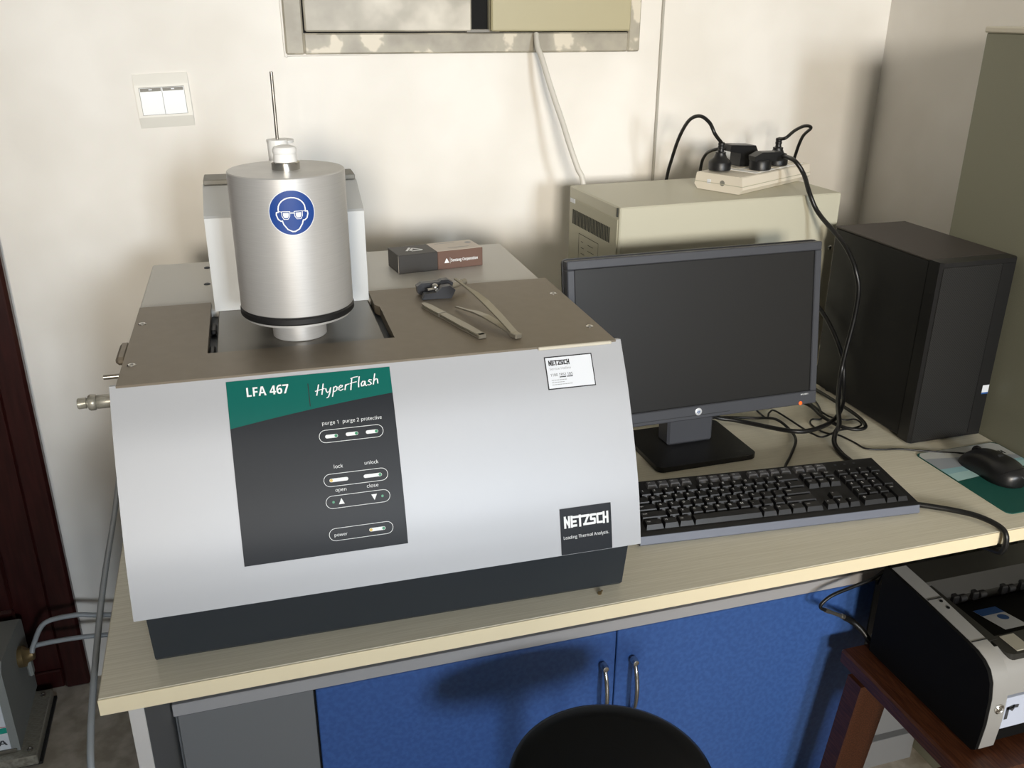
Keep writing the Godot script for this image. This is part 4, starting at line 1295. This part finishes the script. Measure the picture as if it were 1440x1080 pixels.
# ==================================================================== things on the wall
func build_wall_things() -> void:
	# double rocker switch
	var s := thing("light_switch", "white double rocker light switch on the wall above the instrument", "light switch", Vector3(0.1019, 1.3037, 0.0))
	s.rotation.z = 0.037
	var pl := mb()
	var a := 0.0495
	var prof := PackedVector2Array([Vector2(0.0, -a), Vector2(0.003, -a), Vector2(0.0075, -a + 0.016), Vector2(0.0085, -a + 0.020), Vector2(0.0085, a - 0.020), Vector2(0.0075, a - 0.016), Vector2(0.003, a), Vector2(0.0, a)])
	put("plate", along_x(prof, -a, a), M.switch_white, s)
	put("recess", bx(Vector3(-0.0415, -0.0255, 0.008), Vector3(0.0405, 0.0255, 0.0088), 0.0), M.strip_grey, s)
	for k in 2:
		var x := -0.0405 + 0.0405 * k
		var r := mb()
		prism(r, PackedVector2Array([Vector2(0.0, -0.0245), Vector2(0.0125, -0.0245), Vector2(0.0105, 0.0245), Vector2(0.0, 0.0245)]), -(x + 0.0398), -x, Transform3D(Basis(Vector3(0, 0, 1), Vector3(0, 1, 0), Vector3(-1, 0, 0)), Vector3.ZERO))
		var ro := put("rocker", r, M.rocker_white, s)
		put("indicator", bx(Vector3(x + 0.0012, 0.0180, 0.0104), Vector3(x + 0.0386, 0.0240, 0.0112), 0.0002), M.strip_grey, ro)
		put("lamp", bx(Vector3(x + 0.0165, 0.0202, 0.0111), Vector3(x + 0.0225, 0.0222, 0.0115), 0.0002), M.label_white, ro)
	# flush electrical cabinet in the wall
	var f := thing("electrical_cabinet", "worn khaki flush electrical cabinet in the wall with its right door ajar", "electrical cabinet", Vector3(0.712, 1.384, 0.0))
	var q := func(x: float, y: float, z: float) -> Vector3: return Vector3(x - 0.712, y - 1.384, z)
	var fr := mb()
	var top := 2.05
	box(fr, q.call(0.338, 1.3845, 0.0), q.call(0.374, top, 0.012), 0.003)
	box(fr, q.call(1.060, 1.3845, 0.0), q.call(1.0875, top, 0.012), 0.003)
	box(fr, q.call(0.374, 1.3845, 0.0), q.call(1.060, 1.4235, 0.012), 0.003)
	box(fr, q.call(0.374, top - 0.04, 0.0), q.call(1.060, top, 0.012), 0.003)
	put("frame", fr, M.worn_frame, f)
	put("interior", bx(q.call(0.374, 1.4235, 0.0005), q.call(1.060, top - 0.04, 0.003), 0.0), M.gap_black, f)
	put("sill_strip", bx(q.call(0.700, 1.4235, 0.003), q.call(0.770, 1.4305, 0.016), 0.001), M.tray_grey, f)
	put("door", bx(q.call(0.3768, 1.4262, 0.003), q.call(0.7105, top - 0.043, 0.018), 0.003), M.worn_paint, f)
	put("door", bx(q.call(0.0, 0, 0) + Vector3(0.748, 1.4262, 0.016), q.call(0.0, 0, 0) + Vector3(1.0545, top - 0.043, 0.034), 0.003), M.khaki_door, f, "plain khaki door standing proud")
	put("door_flange", bx(q.call(0.7475, 1.427, 0.004), q.call(0.755, top - 0.044, 0.018), 0.001), M.khaki_side, f)
	put("hinge_edge", bx(q.call(1.0525, 1.427, 0.003), q.call(1.0575, top - 0.044, 0.016), 0.001), M.slot_dark, f)
	put("paint_bead", tb([q.call(0.336, 1.9, 0.002), q.call(0.336, 1.60, 0.002), q.call(0.337, 1.40, 0.002), q.call(0.341, 1.3845, 0.002), q.call(0.36, 1.3835, 0.002), q.call(0.5, 1.3838, 0.001)], 0.003, 6), M.wall_paint, f)
	# grey cable from the cabinet down to the khaki box
	var w := []
	for p in [[0.8478, 1.4205, 0.0205], [0.8433, 1.3965, 0.0450], [0.8462, 1.3754, 0.0650], [0.8522, 1.3353, 0.0900], [0.8616, 1.2936, 0.1100], [0.8709, 1.2547, 0.1300], [0.8803, 1.2115, 0.1500], [0.8932, 1.1673, 0.1650], [0.9034, 1.1379, 0.1740], [0.9074, 1.0500, 0.1760], [0.9094, 0.9500, 0.1700], [0.9134, 0.8600, 0.1650]]:
		w.append(Vector3(p[0], p[1], p[2]))
	tag(put("supply_cable", tb(w, 0.0058, 12), M.cable_grey), "pale grey cable hanging from the electrical cabinet down behind the khaki power box", "cable")


# ==================================================================== loose cables
func build_cables() -> void:
	var run := func(called: String, pts: Array, r: float, m: Material, label: String) -> void:
		var w := []
		for p in pts:
			w.append(Vector3(p[0], p[1], p[2]))
		tag(put(called, tb(w, r, 8), m), label, "cable")
	run.call("thin_cable", [[1.09, 0.8000, 0.52], [1.127, 0.7565, 0.58], [1.147, 0.7565, 0.5668], [1.162, 0.7565, 0.5608], [1.167, 0.7565, 0.6057], [1.169, 0.7565, 0.6495], [1.173, 0.7565, 0.6724], [1.183, 0.7565, 0.6884], [1.228, 0.7565, 0.673], [1.258, 0.7565, 0.6724], [1.283, 0.7565, 0.6635], [1.287, 0.7565, 0.6406], [1.264, 0.7565, 0.6346], [1.246, 0.7565, 0.6047], [1.261, 0.7526, 0.4982]], 0.0018, M.cable_black, "thin black cable lying in a loose loop between the monitor and the tower")
	run.call("short_cable", [[1.10, 0.84, 0.56], [1.17, 0.842, 0.545], [1.205, 0.835, 0.52], [1.222, 0.822, 0.49], [1.23, 0.80, 0.45]], 0.0028, M.cable_black, "short black cable peeping out behind the monitor's right edge")
	run.call("air_tube", [[-0.012, 0.80, 0.40], [-0.018, 0.765, 0.50], [-0.02, 0.745, 0.60], [-0.02, 0.7405, 0.7246], [-0.02, 0.7315, 0.8164], [-0.02, 0.7177, 0.8904], [-0.02, 0.7024, 0.9541], [-0.02, 0.684, 1.008], [-0.02, 0.655, 1.043], [-0.02, 0.58, 1.06], [-0.03, 0.30, 1.03], [-0.06, 0.006, 0.95]], 0.0042, M.hose_grey, "pale blue-grey air tube hanging past the desk's left end")
	# adaptor cable under the right end of the desk
	var a := thing("adaptor_cable", "black cord with a silver metal sleeve hanging under the desk beside the printer", "cable", Vector3(1.14, 0.50, 0.84))
	var q := func(x: float, y: float, z: float) -> Vector3: return Vector3(x - 1.14, y - 0.50, z - 0.84)
	put("cord", tb([q.call(1.262, 0.50, 0.803), q.call(1.25, 0.545, 0.825), q.call(1.215, 0.546, 0.84), q.call(1.175, 0.537, 0.84), q.call(1.134, 0.527, 0.84), q.call(1.115, 0.514, 0.84), q.call(1.114, 0.505, 0.84), q.call(1.1235, 0.4985, 0.84)], 0.0032), M.cable_black, a)
	put("metal_sleeve", lt([[0.0, 0.0], [0.0042, 0.0], [0.0042, 0.010], [0.0034, 0.011], [0.0034, 0.041], [0.0046, 0.042], [0.0046, 0.049], [0.0, 0.050]], 16, upright(Vector3(0.0432, -0.0243, 0.0), q.call(1.1235, 0.4985, 0.84))), M.steel, a)
	put("tail", tb([q.call(1.1665, 0.4742, 0.84), q.call(1.185, 0.461, 0.84), q.call(1.2, 0.447, 0.85), q.call(1.215, 0.424, 0.865), q.call(1.24, 0.40, 0.868)], 0.0056), M.cable_black, a)


# ==================================================================== small things on the instrument
func build_small_things() -> void:
	# local frame of the instrument's top, so that things lie on it
	var G := Transform3D(Basis(Vector3.UP, -0.0223), Vector3(0.0497, 0, 1.0))
	var at := func(x: float, y: float, z: float) -> Vector3: return G * Vector3(x, y, z - 1.0)
	var b := thing("sample_box", "small black, brown and cream cardboard box on the instrument's rear housing", "box", at.call(0.3905, 1.0746, 0.5245), -0.0223 + 0.150)
	var L := 0.1455
	var D := 0.0575
	var H := 0.0305
	var e := 0.0665
	put("black_end", bx(Vector3(0, 0, -D), Vector3(e, H, 0), 0.0007), M.box_black, b)
	put("brown_end", bx(Vector3(e, 0, -D), Vector3(L, H, 0), 0.0007), M.box_brown, b)
	put("cream_top", bx(Vector3(e, H - 0.0002, -D + 0.0006), Vector3(L - 0.0006, H + 0.0003, -0.0007), 0.0), M.box_pale, b)
	put("flap_edge", bx(Vector3(-0.0003, 0.001, -0.0016), Vector3(0.0006, H - 0.001, -0.0008), 0.0), M.box_pale, b)
	var fw := plane_map(Vector3(0.0775, 0.0105, 0.0006), Vector3(1, 0, 0), Vector3(0, 1, 0))
	var fp := fill(PackedVector2Array([Vector2(0, 0), Vector2(0.0085, 0), Vector2(0.0046, 0.0075), Vector2(0.0034, 0.0075)]))
	fp.append_array(strokes([[[0.0102, -0.0012], [0.0102, 0.0085]]], 0.0004))
	var tx := letters("Sontang Corporation", true)
	fp.append_array(moved(tx, Vector2(0.047 / width(tx), 0.0048), Vector2(0.0118, 0.0015)))
	print_on("front_print", fp, fw, Vector3(0, 0, 1), M.print_white, b)
	var tw := plane_map(Vector3(0.022, H + 0.0003, -0.024), Vector3(1, 0, 0), Vector3(0, 0, -1))
	print_on("emblem", strokes([[[0.0, 0.0], [0.010, 0.018]], [[0.006, 0.0], [0.014, 0.014]], [[0.014, 0.014], [0.026, 0.0]], [[0.008, -0.003], [0.024, -0.003]]], 0.004), tw, Vector3.UP, M.print_white, b)
	var tp := plane_map(Vector3(e + 0.012, H + 0.0006, -0.046), Vector3(1, 0, 0), Vector3(0, 0, -1))
	var gp := strokes([[[0.0, 0.002], [0.034, 0.002]], [[0.012, -0.03], [0.048, -0.03]]], 0.0022)
	gp.append_array(disc2(0.056, -0.006, 0.0055))
	print_on("top_print", gp, tp, Vector3.UP, M.print_grey, b)

	# closed tweezers
	var p0: Vector3 = at.call(0.3944, 1.0790, 0.7139)
	var p1: Vector3 = at.call(0.4437, 1.0790, 0.8709)
	var n := thing("closed_tweezers", "closed flat steel tweezers with a rounded blunt end, nearest the cylinder", "tweezers", p0, atan2(p1.x - p0.x, p1.z - p0.z))
	var out := []
	for q in [[0.0, 0.0022], [0.004, 0.0042], [0.02, 0.0056], [0.05, 0.0058], [0.056, 0.0052], [0.09, 0.0056], [0.115, 0.0062], [0.14, 0.0054], [0.162, 0.0054]]:
		out.append(q)
	var pol := PackedVector2Array()
	for q in out:
		pol.append(Vector2(q[1], q[0]))
	for i in range(out.size() - 1, -1, -1):
		pol.append(Vector2(-out[i][1], out[i][0]))
	var s1 := mb()
	along_y(s1, pol, 0.0002, 0.0024)
	put("blade", s1, M.tool_steel, n)
	var s2 := mb()
	along_y(s2, pol, 0.0034, 0.0056)
	put("blade", s2, M.tool_steel, n)
	put("clip_band", bx(Vector3(-0.0062, 0.0, 0.0535), Vector3(0.0062, 0.0064, 0.0565), 0.0006), M.steel, n)
	put("joined_end", bx(Vector3(-0.0052, 0.0002, 0.156), Vector3(0.0052, 0.0056, 0.163), 0.0006), M.tool_steel, n)

	# open tweezers, upper blade resting on the clamp
	var v: Vector3 = at.call(0.4868, 1.0790, 0.8795)
	var o := thing("open_tweezers", "long open steel tweezers, one blade raised onto the small black clamp", "tweezers", v)
	var blade := func(tip: Vector3, mid_w: float) -> SurfaceTool:
		var st := mb()
		var d := tip - v
		var lenn := d.length()
		var f := d.normalized()
		var side := f.cross(Vector3.UP).normalized()
		var nrm := side.cross(f).normalized()
		var ws := [[0.0, 0.0048, 0.0], [0.12, 0.0050, 0.002], [0.3, 0.0055, 0.005], [0.5, mid_w, 0.007], [0.66, 0.0042, 0.006], [0.8, 0.0020, 0.003], [0.93, 0.0014, 0.001], [1.0, 0.0018, 0.0]]
		for i in ws.size() - 1:
			var qs := []
			for j in [i, i + 1]:
				var c: Vector3 = f * lenn * ws[j][0] + nrm * (ws[j][2] + 0.0024)
				for s in [[-1, 0.0011], [1, 0.0011], [1, -0.0011], [-1, -0.0011]]:
					qs.append(c + side * s[0] * ws[j][1] + nrm * s[1])
			for k in 4:
				var k2 := (k + 1) % 4
				var m: Vector3 = (qs[k] + qs[k2] + qs[k + 4] + qs[k2 + 4]) / 4.0
				var cc := Vector3.ZERO
				for z in qs:
					cc += z / 8.0
				quad(st, qs[k], qs[k2], qs[k2 + 4], qs[k + 4], m - cc)
		return st
	put("blade", blade.call(at.call(0.4375, 1.1185, 0.730), 0.0056), M.tool_steel, o)
	put("blade", blade.call(at.call(0.4365, 1.0800, 0.7388), 0.0056), M.tool_steel, o)
	put("joined_end", bx(Vector3(-0.0052, 0.0002, -0.012), Vector3(0.0052, 0.0066, 0.003), 0.001, Transform3D(Basis(Vector3.UP, atan2(0.05, 0.14)), Vector3.ZERO)), M.tool_steel, o)

	# small black clamp with a bright screw
	var c := thing("small_clamp", "small black screw clamp with a bright metal ball lying on the bronze cover", "clamp", at.call(0.424, 1.0788, 0.668), -0.0223)
	var cs := mb()
	prism(cs, PackedVector2Array([Vector2(-0.028, 0.004), Vector2(-0.022, 0.0005), Vector2(0.014, 0.0), Vector2(0.022, 0.004), Vector2(0.026, 0.016), Vector2(0.018, 0.0215), Vector2(0.008, 0.0215), Vector2(0.004, 0.0185), Vector2(-0.022, 0.0185), Vector2(-0.029, 0.014)]), -0.018, -0.006)
	put("jaw", cs, M.clamp_black, c)
	var cs2 := mb()
	prism(cs2, PackedVector2Array([Vector2(-0.026, 0.0005), Vector2(0.002, 0.0005), Vector2(0.018, 0.0), Vector2(0.024, 0.012), Vector2(0.016, 0.019), Vector2(0.004, 0.018), Vector2(-0.004, 0.010), Vector2(-0.022, 0.009)]), 0.006, 0.018)
	put("jaw", cs2, M.clamp_black, c)
	put("bridge", bx(Vector3(0.004, 0.002, -0.008), Vector3(0.022, 0.017, 0.008), 0.003), M.clamp_black, c)
	put("ball", lt([[0.0, -0.0055], [0.003, -0.0046], [0.005, -0.0023], [0.0055, 0.0], [0.005, 0.0023], [0.003, 0.0046], [0.0, 0.0055]], 20, Transform3D(Basis(), Vector3(-0.003, 0.0135, 0.0))), M.chrome, c)
	put("screw", lt([[0.0, 0.0], [0.0025, 0.0], [0.0025, 0.02], [0.0, 0.02]], 12, upright(Vector3(-1, 0, 0.2), Vector3(0.004, 0.0115, 0.002))), M.chrome, c)
	put("stem", lt([[0.0, 0.0], [0.0042, 0.0], [0.0042, 0.024], [0.0048, 0.0245], [0.0048, 0.031], [0.0, 0.031]], 14, upright(Vector3(1, 0.12, -0.55), Vector3(0.021, 0.0085, -0.010))), M.tool_steel, c)
	# a loose screw left on the worktop
	var z := thing("loose_screw", "tiny brass screw lying on the worktop in front of the instrument's dark base", "screw", Vector3(0.619, 0.750, 1.009))
	put("head", lt([[0.0, 0.0], [0.0028, 0.0], [0.0028, 0.0018], [0.0, 0.0024]], 12, Transform3D(Basis(Vector3.RIGHT, 0.3), Vector3(0, 0.0004, 0))), M.brass, z)
	put("shank", lt([[0.0, 0.0], [0.0013, 0.0], [0.0010, 0.006], [0.0, 0.007]], 10, upright(Vector3(1, 0.1, -0.6), Vector3(0, 0.0014, 0))), M.brass, z)


# ==================================================================== printer
func build_printer() -> void:
	var HS := 0.42
	var t := thing("laser_printer", "silver and black laser printer on the brown wooden stool, half under the desk", "printer", Vector3(1.199, HS, 0.878))
	var W := 0.345
	# outline of the side, (z, y) from the back
	var side := PackedVector2Array([Vector2(0.0, 0.004), Vector2(0.245, 0.004), Vector2(0.252, 0.010), Vector2(0.2555, 0.06), Vector2(0.2540, 0.107), Vector2(0.2490, 0.134), Vector2(0.2400, 0.150), Vector2(0.2280, 0.159), Vector2(0.2120, 0.1645), Vector2(0.1960, 0.1668), Vector2(0.1020, 0.1748), Vector2(0.0100, 0.180), Vector2(0.0, 0.176)])
	put("side_panel", along_x(side, 0.0, 0.006, 30), M.printer_black, t)
	put("side_panel", along_x(side, W - 0.006, W, 30), M.printer_black, t)
	# silver skin: a thin band that follows the outline over the top and down the front
	var outer := PackedVector2Array()
	var inner := PackedVector2Array()
	for i in range(2, side.size() - 1):
		outer.append(side[i])
		inner.append(side[i] - Vector2(0.006, 0.006) * Vector2(1.0 if i < 9 else 0.1, 0.0 if i < 4 else 1.0))
	var strip := func(x0: float, x1: float, i0: int, i1: int) -> SurfaceTool:
		var pg := PackedVector2Array()
		for i in range(i0, i1 + 1):
			pg.append(outer[i] + Vector2(0.0008, 0.0008))
		for i in range(i1, i0 - 1, -1):
			pg.append(inner[i])
		return along_x(pg, x0, x1, 30)
	var silver := strip.call(0.006, 0.034, 0, 9) as SurfaceTool
	put("silver_pillar", silver, M.printer_silver, t)
	put("silver_pillar", strip.call(W - 0.034, W - 0.006, 0, 9), M.printer_silver, t)
	put("silver_front", strip.call(0.034, W - 0.034, 2, 6), M.printer_silver, t)
	for z in [0.098, 0.196]:
		put("panel_joint", bx(Vector3(0.0062, 0.1755 - z * 0.086 + 0.0065, z), Vector3(0.0338, 0.1755 - z * 0.086 + 0.0105 - 0.0004, z + 0.0012), 0.0), M.gap_black, t)
	for z in [0.106, 0.122]:
		put("status_lamp", lt([[0.0, 0.0], [0.0028, 0.0], [0.0026, 0.0014], [0.0, 0.0018]], 14, Transform3D(Basis(), Vector3(0.026, 0.1758 - (z - 0.1) * 0.08, z))), M.printer_black, t)
	# black body and the recessed output tray
	put("core", bx(Vector3(0.0065, 0.004, 0.002), Vector3(W - 0.0065, 0.118, 0.236), 0.002), M.printer_black, t)
	put("tray_floor", along_x(PackedVector2Array([Vector2(0.070, 0.118), Vector2(0.222, 0.118), Vector2(0.222, 0.150), Vector2(0.200, 0.152), Vector2(0.070, 0.128)]), 0.050, W - 0.050), M.printer_black, t)
	var rim := mb()
	along_y(rim, PackedVector2Array([Vector2(0.034, 0.010), Vector2(0.052, 0.010), Vector2(0.052, 0.20), Vector2(0.034, 0.20)]), 0.118, 0.1665)
	put("tray_rim", rim, M.printer_cover, t)
	rim = mb()
	along_y(rim, PackedVector2Array([Vector2(W - 0.052, 0.010), Vector2(W - 0.034, 0.010), Vector2(W - 0.034, 0.20), Vector2(W - 0.052, 0.20)]), 0.118, 0.1665)
	put("tray_rim", rim, M.printer_cover, t)
	put("rear_cover", along_x(PackedVector2Array([Vector2(0.004, 0.118), Vector2(0.062, 0.118), Vector2(0.068, 0.146), Vector2(0.052, 0.172), Vector2(0.004, 0.176)]), 0.034, W - 0.034), M.printer_cover, t)
	var fc := mb()
	along_y(fc, rrect(0.040, 0.192, W - 0.040, 0.236, 0.012), 0.118, 0.1655)
	put("tray_front", fc, M.printer_cover, t)
	for x in [0.085, 0.125, 0.185, 0.225]:
		put("roller_bracket", bx(Vector3(x, 0.134, 0.060), Vector3(x + 0.012, 0.150, 0.076), 0.002), M.black_plastic, t)
		put("roller", lt([[0.0, 0.0], [0.006, 0.0], [0.006, 0.012], [0.0, 0.012]], 14, upright(Vector3(1, 0, 0), Vector3(x + 0.014, 0.142, 0.072))), M.rubber, t)
	# sticker in the tray
	var ty := func(z: float) -> float: return 0.128 + (z - 0.07) * 0.185 + 0.0006
	var sk := mb()
	quad(sk, Vector3(0.105, ty.call(0.098), 0.098), Vector3(0.150, ty.call(0.098), 0.098), Vector3(0.150, ty.call(0.165), 0.165), Vector3(0.105, ty.call(0.165), 0.165), Vector3.UP)
	var sticker := put("instruction_sticker", sk, M.label_white, t, "white and blue sticker in the output tray")
	var sb := mb()
	quad(sb, Vector3(0.105, ty.call(0.098) + 0.0004, 0.098), Vector3(0.150, ty.call(0.098) + 0.0004, 0.098), Vector3(0.150, ty.call(0.118) + 0.0004, 0.118), Vector3(0.105, ty.call(0.118) + 0.0004, 0.118), Vector3.UP)
	lay(sb, disc2(0.134, 0.131, 0.009), func(p: Vector2) -> Vector3: return Vector3(p.x, ty.call(p.y) + 0.0005, p.y), Vector3.UP)
	put("blue_print", sb, M.sticker_blue, sticker)
	# front: button, paper cover with a dark mark, black slot below
	put("button", lt([[0.0, 0.0], [0.0085, 0.0], [0.0085, 0.0012], [0.0068, 0.0022], [0.0050, 0.0012], [0.0035, 0.0026], [0.0, 0.003]], 28, upright(Vector3(0, 0.05, 1), Vector3(0.0225, 0.0865, 0.2558)), 25), M.chrome, t)
	put("front_cover", bx(Vector3(0.0345, 0.040, 0.236), Vector3(W - 0.0345, 0.098, 0.254), 0.003), M.paper_blue, t)
	var gl := strokes([[[0.0, 0.0], [0.0, 0.020]], [[0.0, 0.019], [0.010, 0.021], [0.018, 0.020]], [[0.006, 0.018], [0.010, 0.015]]], 0.006)
	print_on("front_mark", moved(gl, Vector2.ONE, Vector2(0.042, 0.062)), plane_map(Vector3(0, 0, 0.2545), Vector3(1, 0, 0), Vector3(0, 1, 0)), Vector3(0, 0, 1), M.bezel, t)
	put("feed_slot", bx(Vector3(0.0345, 0.006, 0.225), Vector3(W - 0.0345, 0.040, 0.243), 0.002), M.printer_black, t)
	put("paper_stop", bx(Vector3(0.058, 0.1655, 0.196), Vector3(0.085, 0.1675, 0.232), 0.002), M.clear_tab, t)
	for p in [[0.03, 0.03], [W - 0.03, 0.03], [0.03, 0.21], [W - 0.03, 0.21]]:
		put("foot", lt([[0.0, 0.0], [0.01, 0.0], [0.01, 0.0045], [0.0, 0.0045]], 14, Transform3D(Basis(), Vector3(p[0], 0, p[1]))), M.rubber, t)


# ==================================================================== stools
func build_seats() -> void:
	var s := thing("wooden_stool", "brown wooden stool under the laser printer, legs splayed outward", "stool", Vector3(1.158, 0, 0.855))
	var L := 0.322
	var D := 0.315
	put("seat", bx(Vector3(0, 0.390, 0), Vector3(L, 0.4198, D), 0.004), M.stool_wood, s)
	for cx in [0, 1]:
		for cz in [0, 1]:
			var x0 := 0.030 if cx == 0 else L - 0.030
			var z0 := 0.052 if cz == 0 else D - 0.040
			var dx := -0.055 if cx == 0 else 0.055
			var dz := 0.0 if cz == 0 else 0.025
			var st := mb()
			var a := 0.034
			var top := []
			var bot := []
			for q in [[-1, -1], [1, -1], [1, 1], [-1, 1]]:
				top.append(Vector3(x0 + q[0] * a, 0.3895, z0 + q[1] * 0.018))
				bot.append(Vector3(x0 + dx + q[0] * a * 0.9, 0.0, z0 + dz + q[1] * 0.016))
			var o := [Vector3(0, 0, -1), Vector3(1, 0, 0), Vector3(0, 0, 1), Vector3(-1, 0, 0)]
			for i in 4:
				quad(st, top[i], top[(i + 1) % 4], bot[(i + 1) % 4], bot[i], o[i])
			quad(st, top[0], top[1], top[2], top[3], Vector3.UP)
			quad(st, bot[0], bot[1], bot[2], bot[3], Vector3.DOWN)
			put("leg", st, M.stool_wood, s)
	for z in [0.030, D - 0.030]:
		put("apron", bx(Vector3(0.055, 0.345, z - 0.009), Vector3(L - 0.055, 0.3895, z + 0.009), 0.002), M.stool_wood, s)
	# round lab stool
	var c := Vector3(0.597, 0, 1.128)
	var r := thing("round_stool", "black round-topped lab stool at the bottom edge, in front of the blue doors", "stool", c)
	var R := 0.136
	put("seat", lt([[0.0, 0.515], [R - 0.012, 0.515], [R - 0.002, 0.520], [R, 0.528], [R, 0.545], [R - 0.003, 0.552], [R - 0.010, 0.5555], [R - 0.03, 0.556], [0.0, 0.555]], 72, Transform3D(), 50), M.seat_black, r)
	put("seat_rim", lt([[R - 0.002, 0.522], [R + 0.0012, 0.523], [R + 0.0012, 0.5275], [R - 0.002, 0.5285]], 72), M.seat_rim, r)
	put("column", lt([[0.0, 0.06], [0.025, 0.06], [0.025, 0.30], [0.014, 0.302], [0.014, 0.50], [0.05, 0.514], [0.0, 0.515]], 28), M.chrome, r)
	for i in 5:
		var a := TAU * i / 5 + 0.3
		var d := Vector3(cos(a), 0, sin(a))
		put("leg", tb([Vector3(0, 0.075, 0) + d * 0.02, Vector3(0, 0.06, 0) + d * 0.12, Vector3(0, 0.035, 0) + d * 0.2], 0.012, 10, 4), M.chrome, r)
		put("glide", lt([[0.0, 0.0], [0.017, 0.0], [0.017, 0.02], [0.008, 0.03], [0.0, 0.03]], 16, Transform3D(Basis(), d * 0.195)), M.rubber, r)


# ==================================================================== gas unit on the floor
func build_gas_unit() -> void:
	var t := thing("gas_pump", "grey metal pump unit on a steel base plate, on the floor before the red-brown door", "pump", Vector3(-0.34, 0, 0.24))
	var L := 0.30
	put("base_plate", bx(Vector3(-L - 0.02, 0.006, -0.185), Vector3(0.034, 0.030, 0.026), 0.002), M.stainless, t)
	put("dark_skirt", bx(Vector3(-L - 0.018, 0.0, -0.187), Vector3(0.040, 0.0075, 0.020), 0.001), M.rubber, t)  # thin dark strip around the foot of the base plate
	var pf := PackedVector2Array([Vector2(-0.205 + 0.0, 0.030), Vector2(0.0, 0.030), Vector2(0.0, 0.232), Vector2(-0.018, 0.246), Vector2(-0.19, 0.226), Vector2(-0.205, 0.214)])
	put("housing", along_x(pf, -L, 0.0), M.unit_grey, t)
	put("front_plate", bx(Vector3(-L + 0.01, 0.040, 0.0), Vector3(-0.016, 0.222, 0.0022), 0.0006), M.label_white, t)
	put("teal_stripe", bx(Vector3(-L + 0.01, 0.082, 0.0020), Vector3(-0.016, 0.096, 0.0026), 0.0), M.unit_teal, t)
	put("red_line", bx(Vector3(-L + 0.01, 0.0975, 0.0020), Vector3(-0.016, 0.0990, 0.0026), 0.0), M.unit_red, t)
	put("bottom_trim", bx(Vector3(-L + 0.004, 0.031, 0.0), Vector3(-0.006, 0.038, 0.004), 0.001), M.steel, t)
	var l := letters("MA", true)
	print_on("lettering", moved(l, Vector2(0.040 / width(l), 0.013), Vector2(-0.060, 0.052)), plane_map(Vector3(0, 0, 0.0028), Vector3(1, 0, 0), Vector3(0, 1, 0)), Vector3(0, 0, 1), M.bezel, t)
	print_on("front_figures", strokes([[[-0.05, 0.155], [-0.03, 0.155], [-0.03, 0.165]], [[-0.05, 0.142], [-0.034, 0.142]]], 0.004), plane_map(Vector3(0, 0, 0.0028), Vector3(1, 0, 0), Vector3(0, 1, 0)), Vector3(0, 0, 1), M.print_grey, t)
	for p in [[0.0185, -0.165], [0.0185, 0.006]]:
		put("bolt", lt([[0.0, 0.0], [0.0062, 0.0], [0.0062, 0.003], [0.004, 0.0036], [0.003, 0.002], [0.0, 0.002]], 6, Transform3D(Basis(), Vector3(p[0], 0.030, p[1])), 20), M.chrome, t)
	var fx := upright(Vector3(1, 0.1, 0), Vector3(-0.002, 0.168, -0.13))
	put("valve", lt([[0.0, 0.0], [0.022, 0.0], [0.024, 0.006], [0.024, 0.014], [0.016, 0.020], [0.012, 0.032], [0.0, 0.034]], 10, fx), M.brass, t)
	put("valve_lever", bx(Vector3(0.012, 0.118, -0.142), Vector3(0.022, 0.165, -0.120), 0.004), M.unit_grey, t)
	put("hose", tb([Vector3(0.028, 0.178, -0.125), Vector3(0.034, 0.196, -0.132), Vector3(0.060, 0.236, -0.142), Vector3(0.114, 0.2415, -0.146), Vector3(0.156, 0.2326, -0.148), Vector3(0.26, 0.20, -0.15), Vector3(0.33, 0.10, -0.14), Vector3(0.35, 0.006, -0.12)], 0.0055, 10), M.hose_grey, t)
	put("hose", tb([Vector3(0.022, 0.172, -0.140), Vector3(0.041, 0.184, -0.142), Vector3(0.147, 0.1793, -0.147), Vector3(0.25, 0.15, -0.155), Vector3(0.31, 0.06, -0.16), Vector3(0.33, 0.006, -0.16)], 0.0055, 10), M.hose_grey, t)
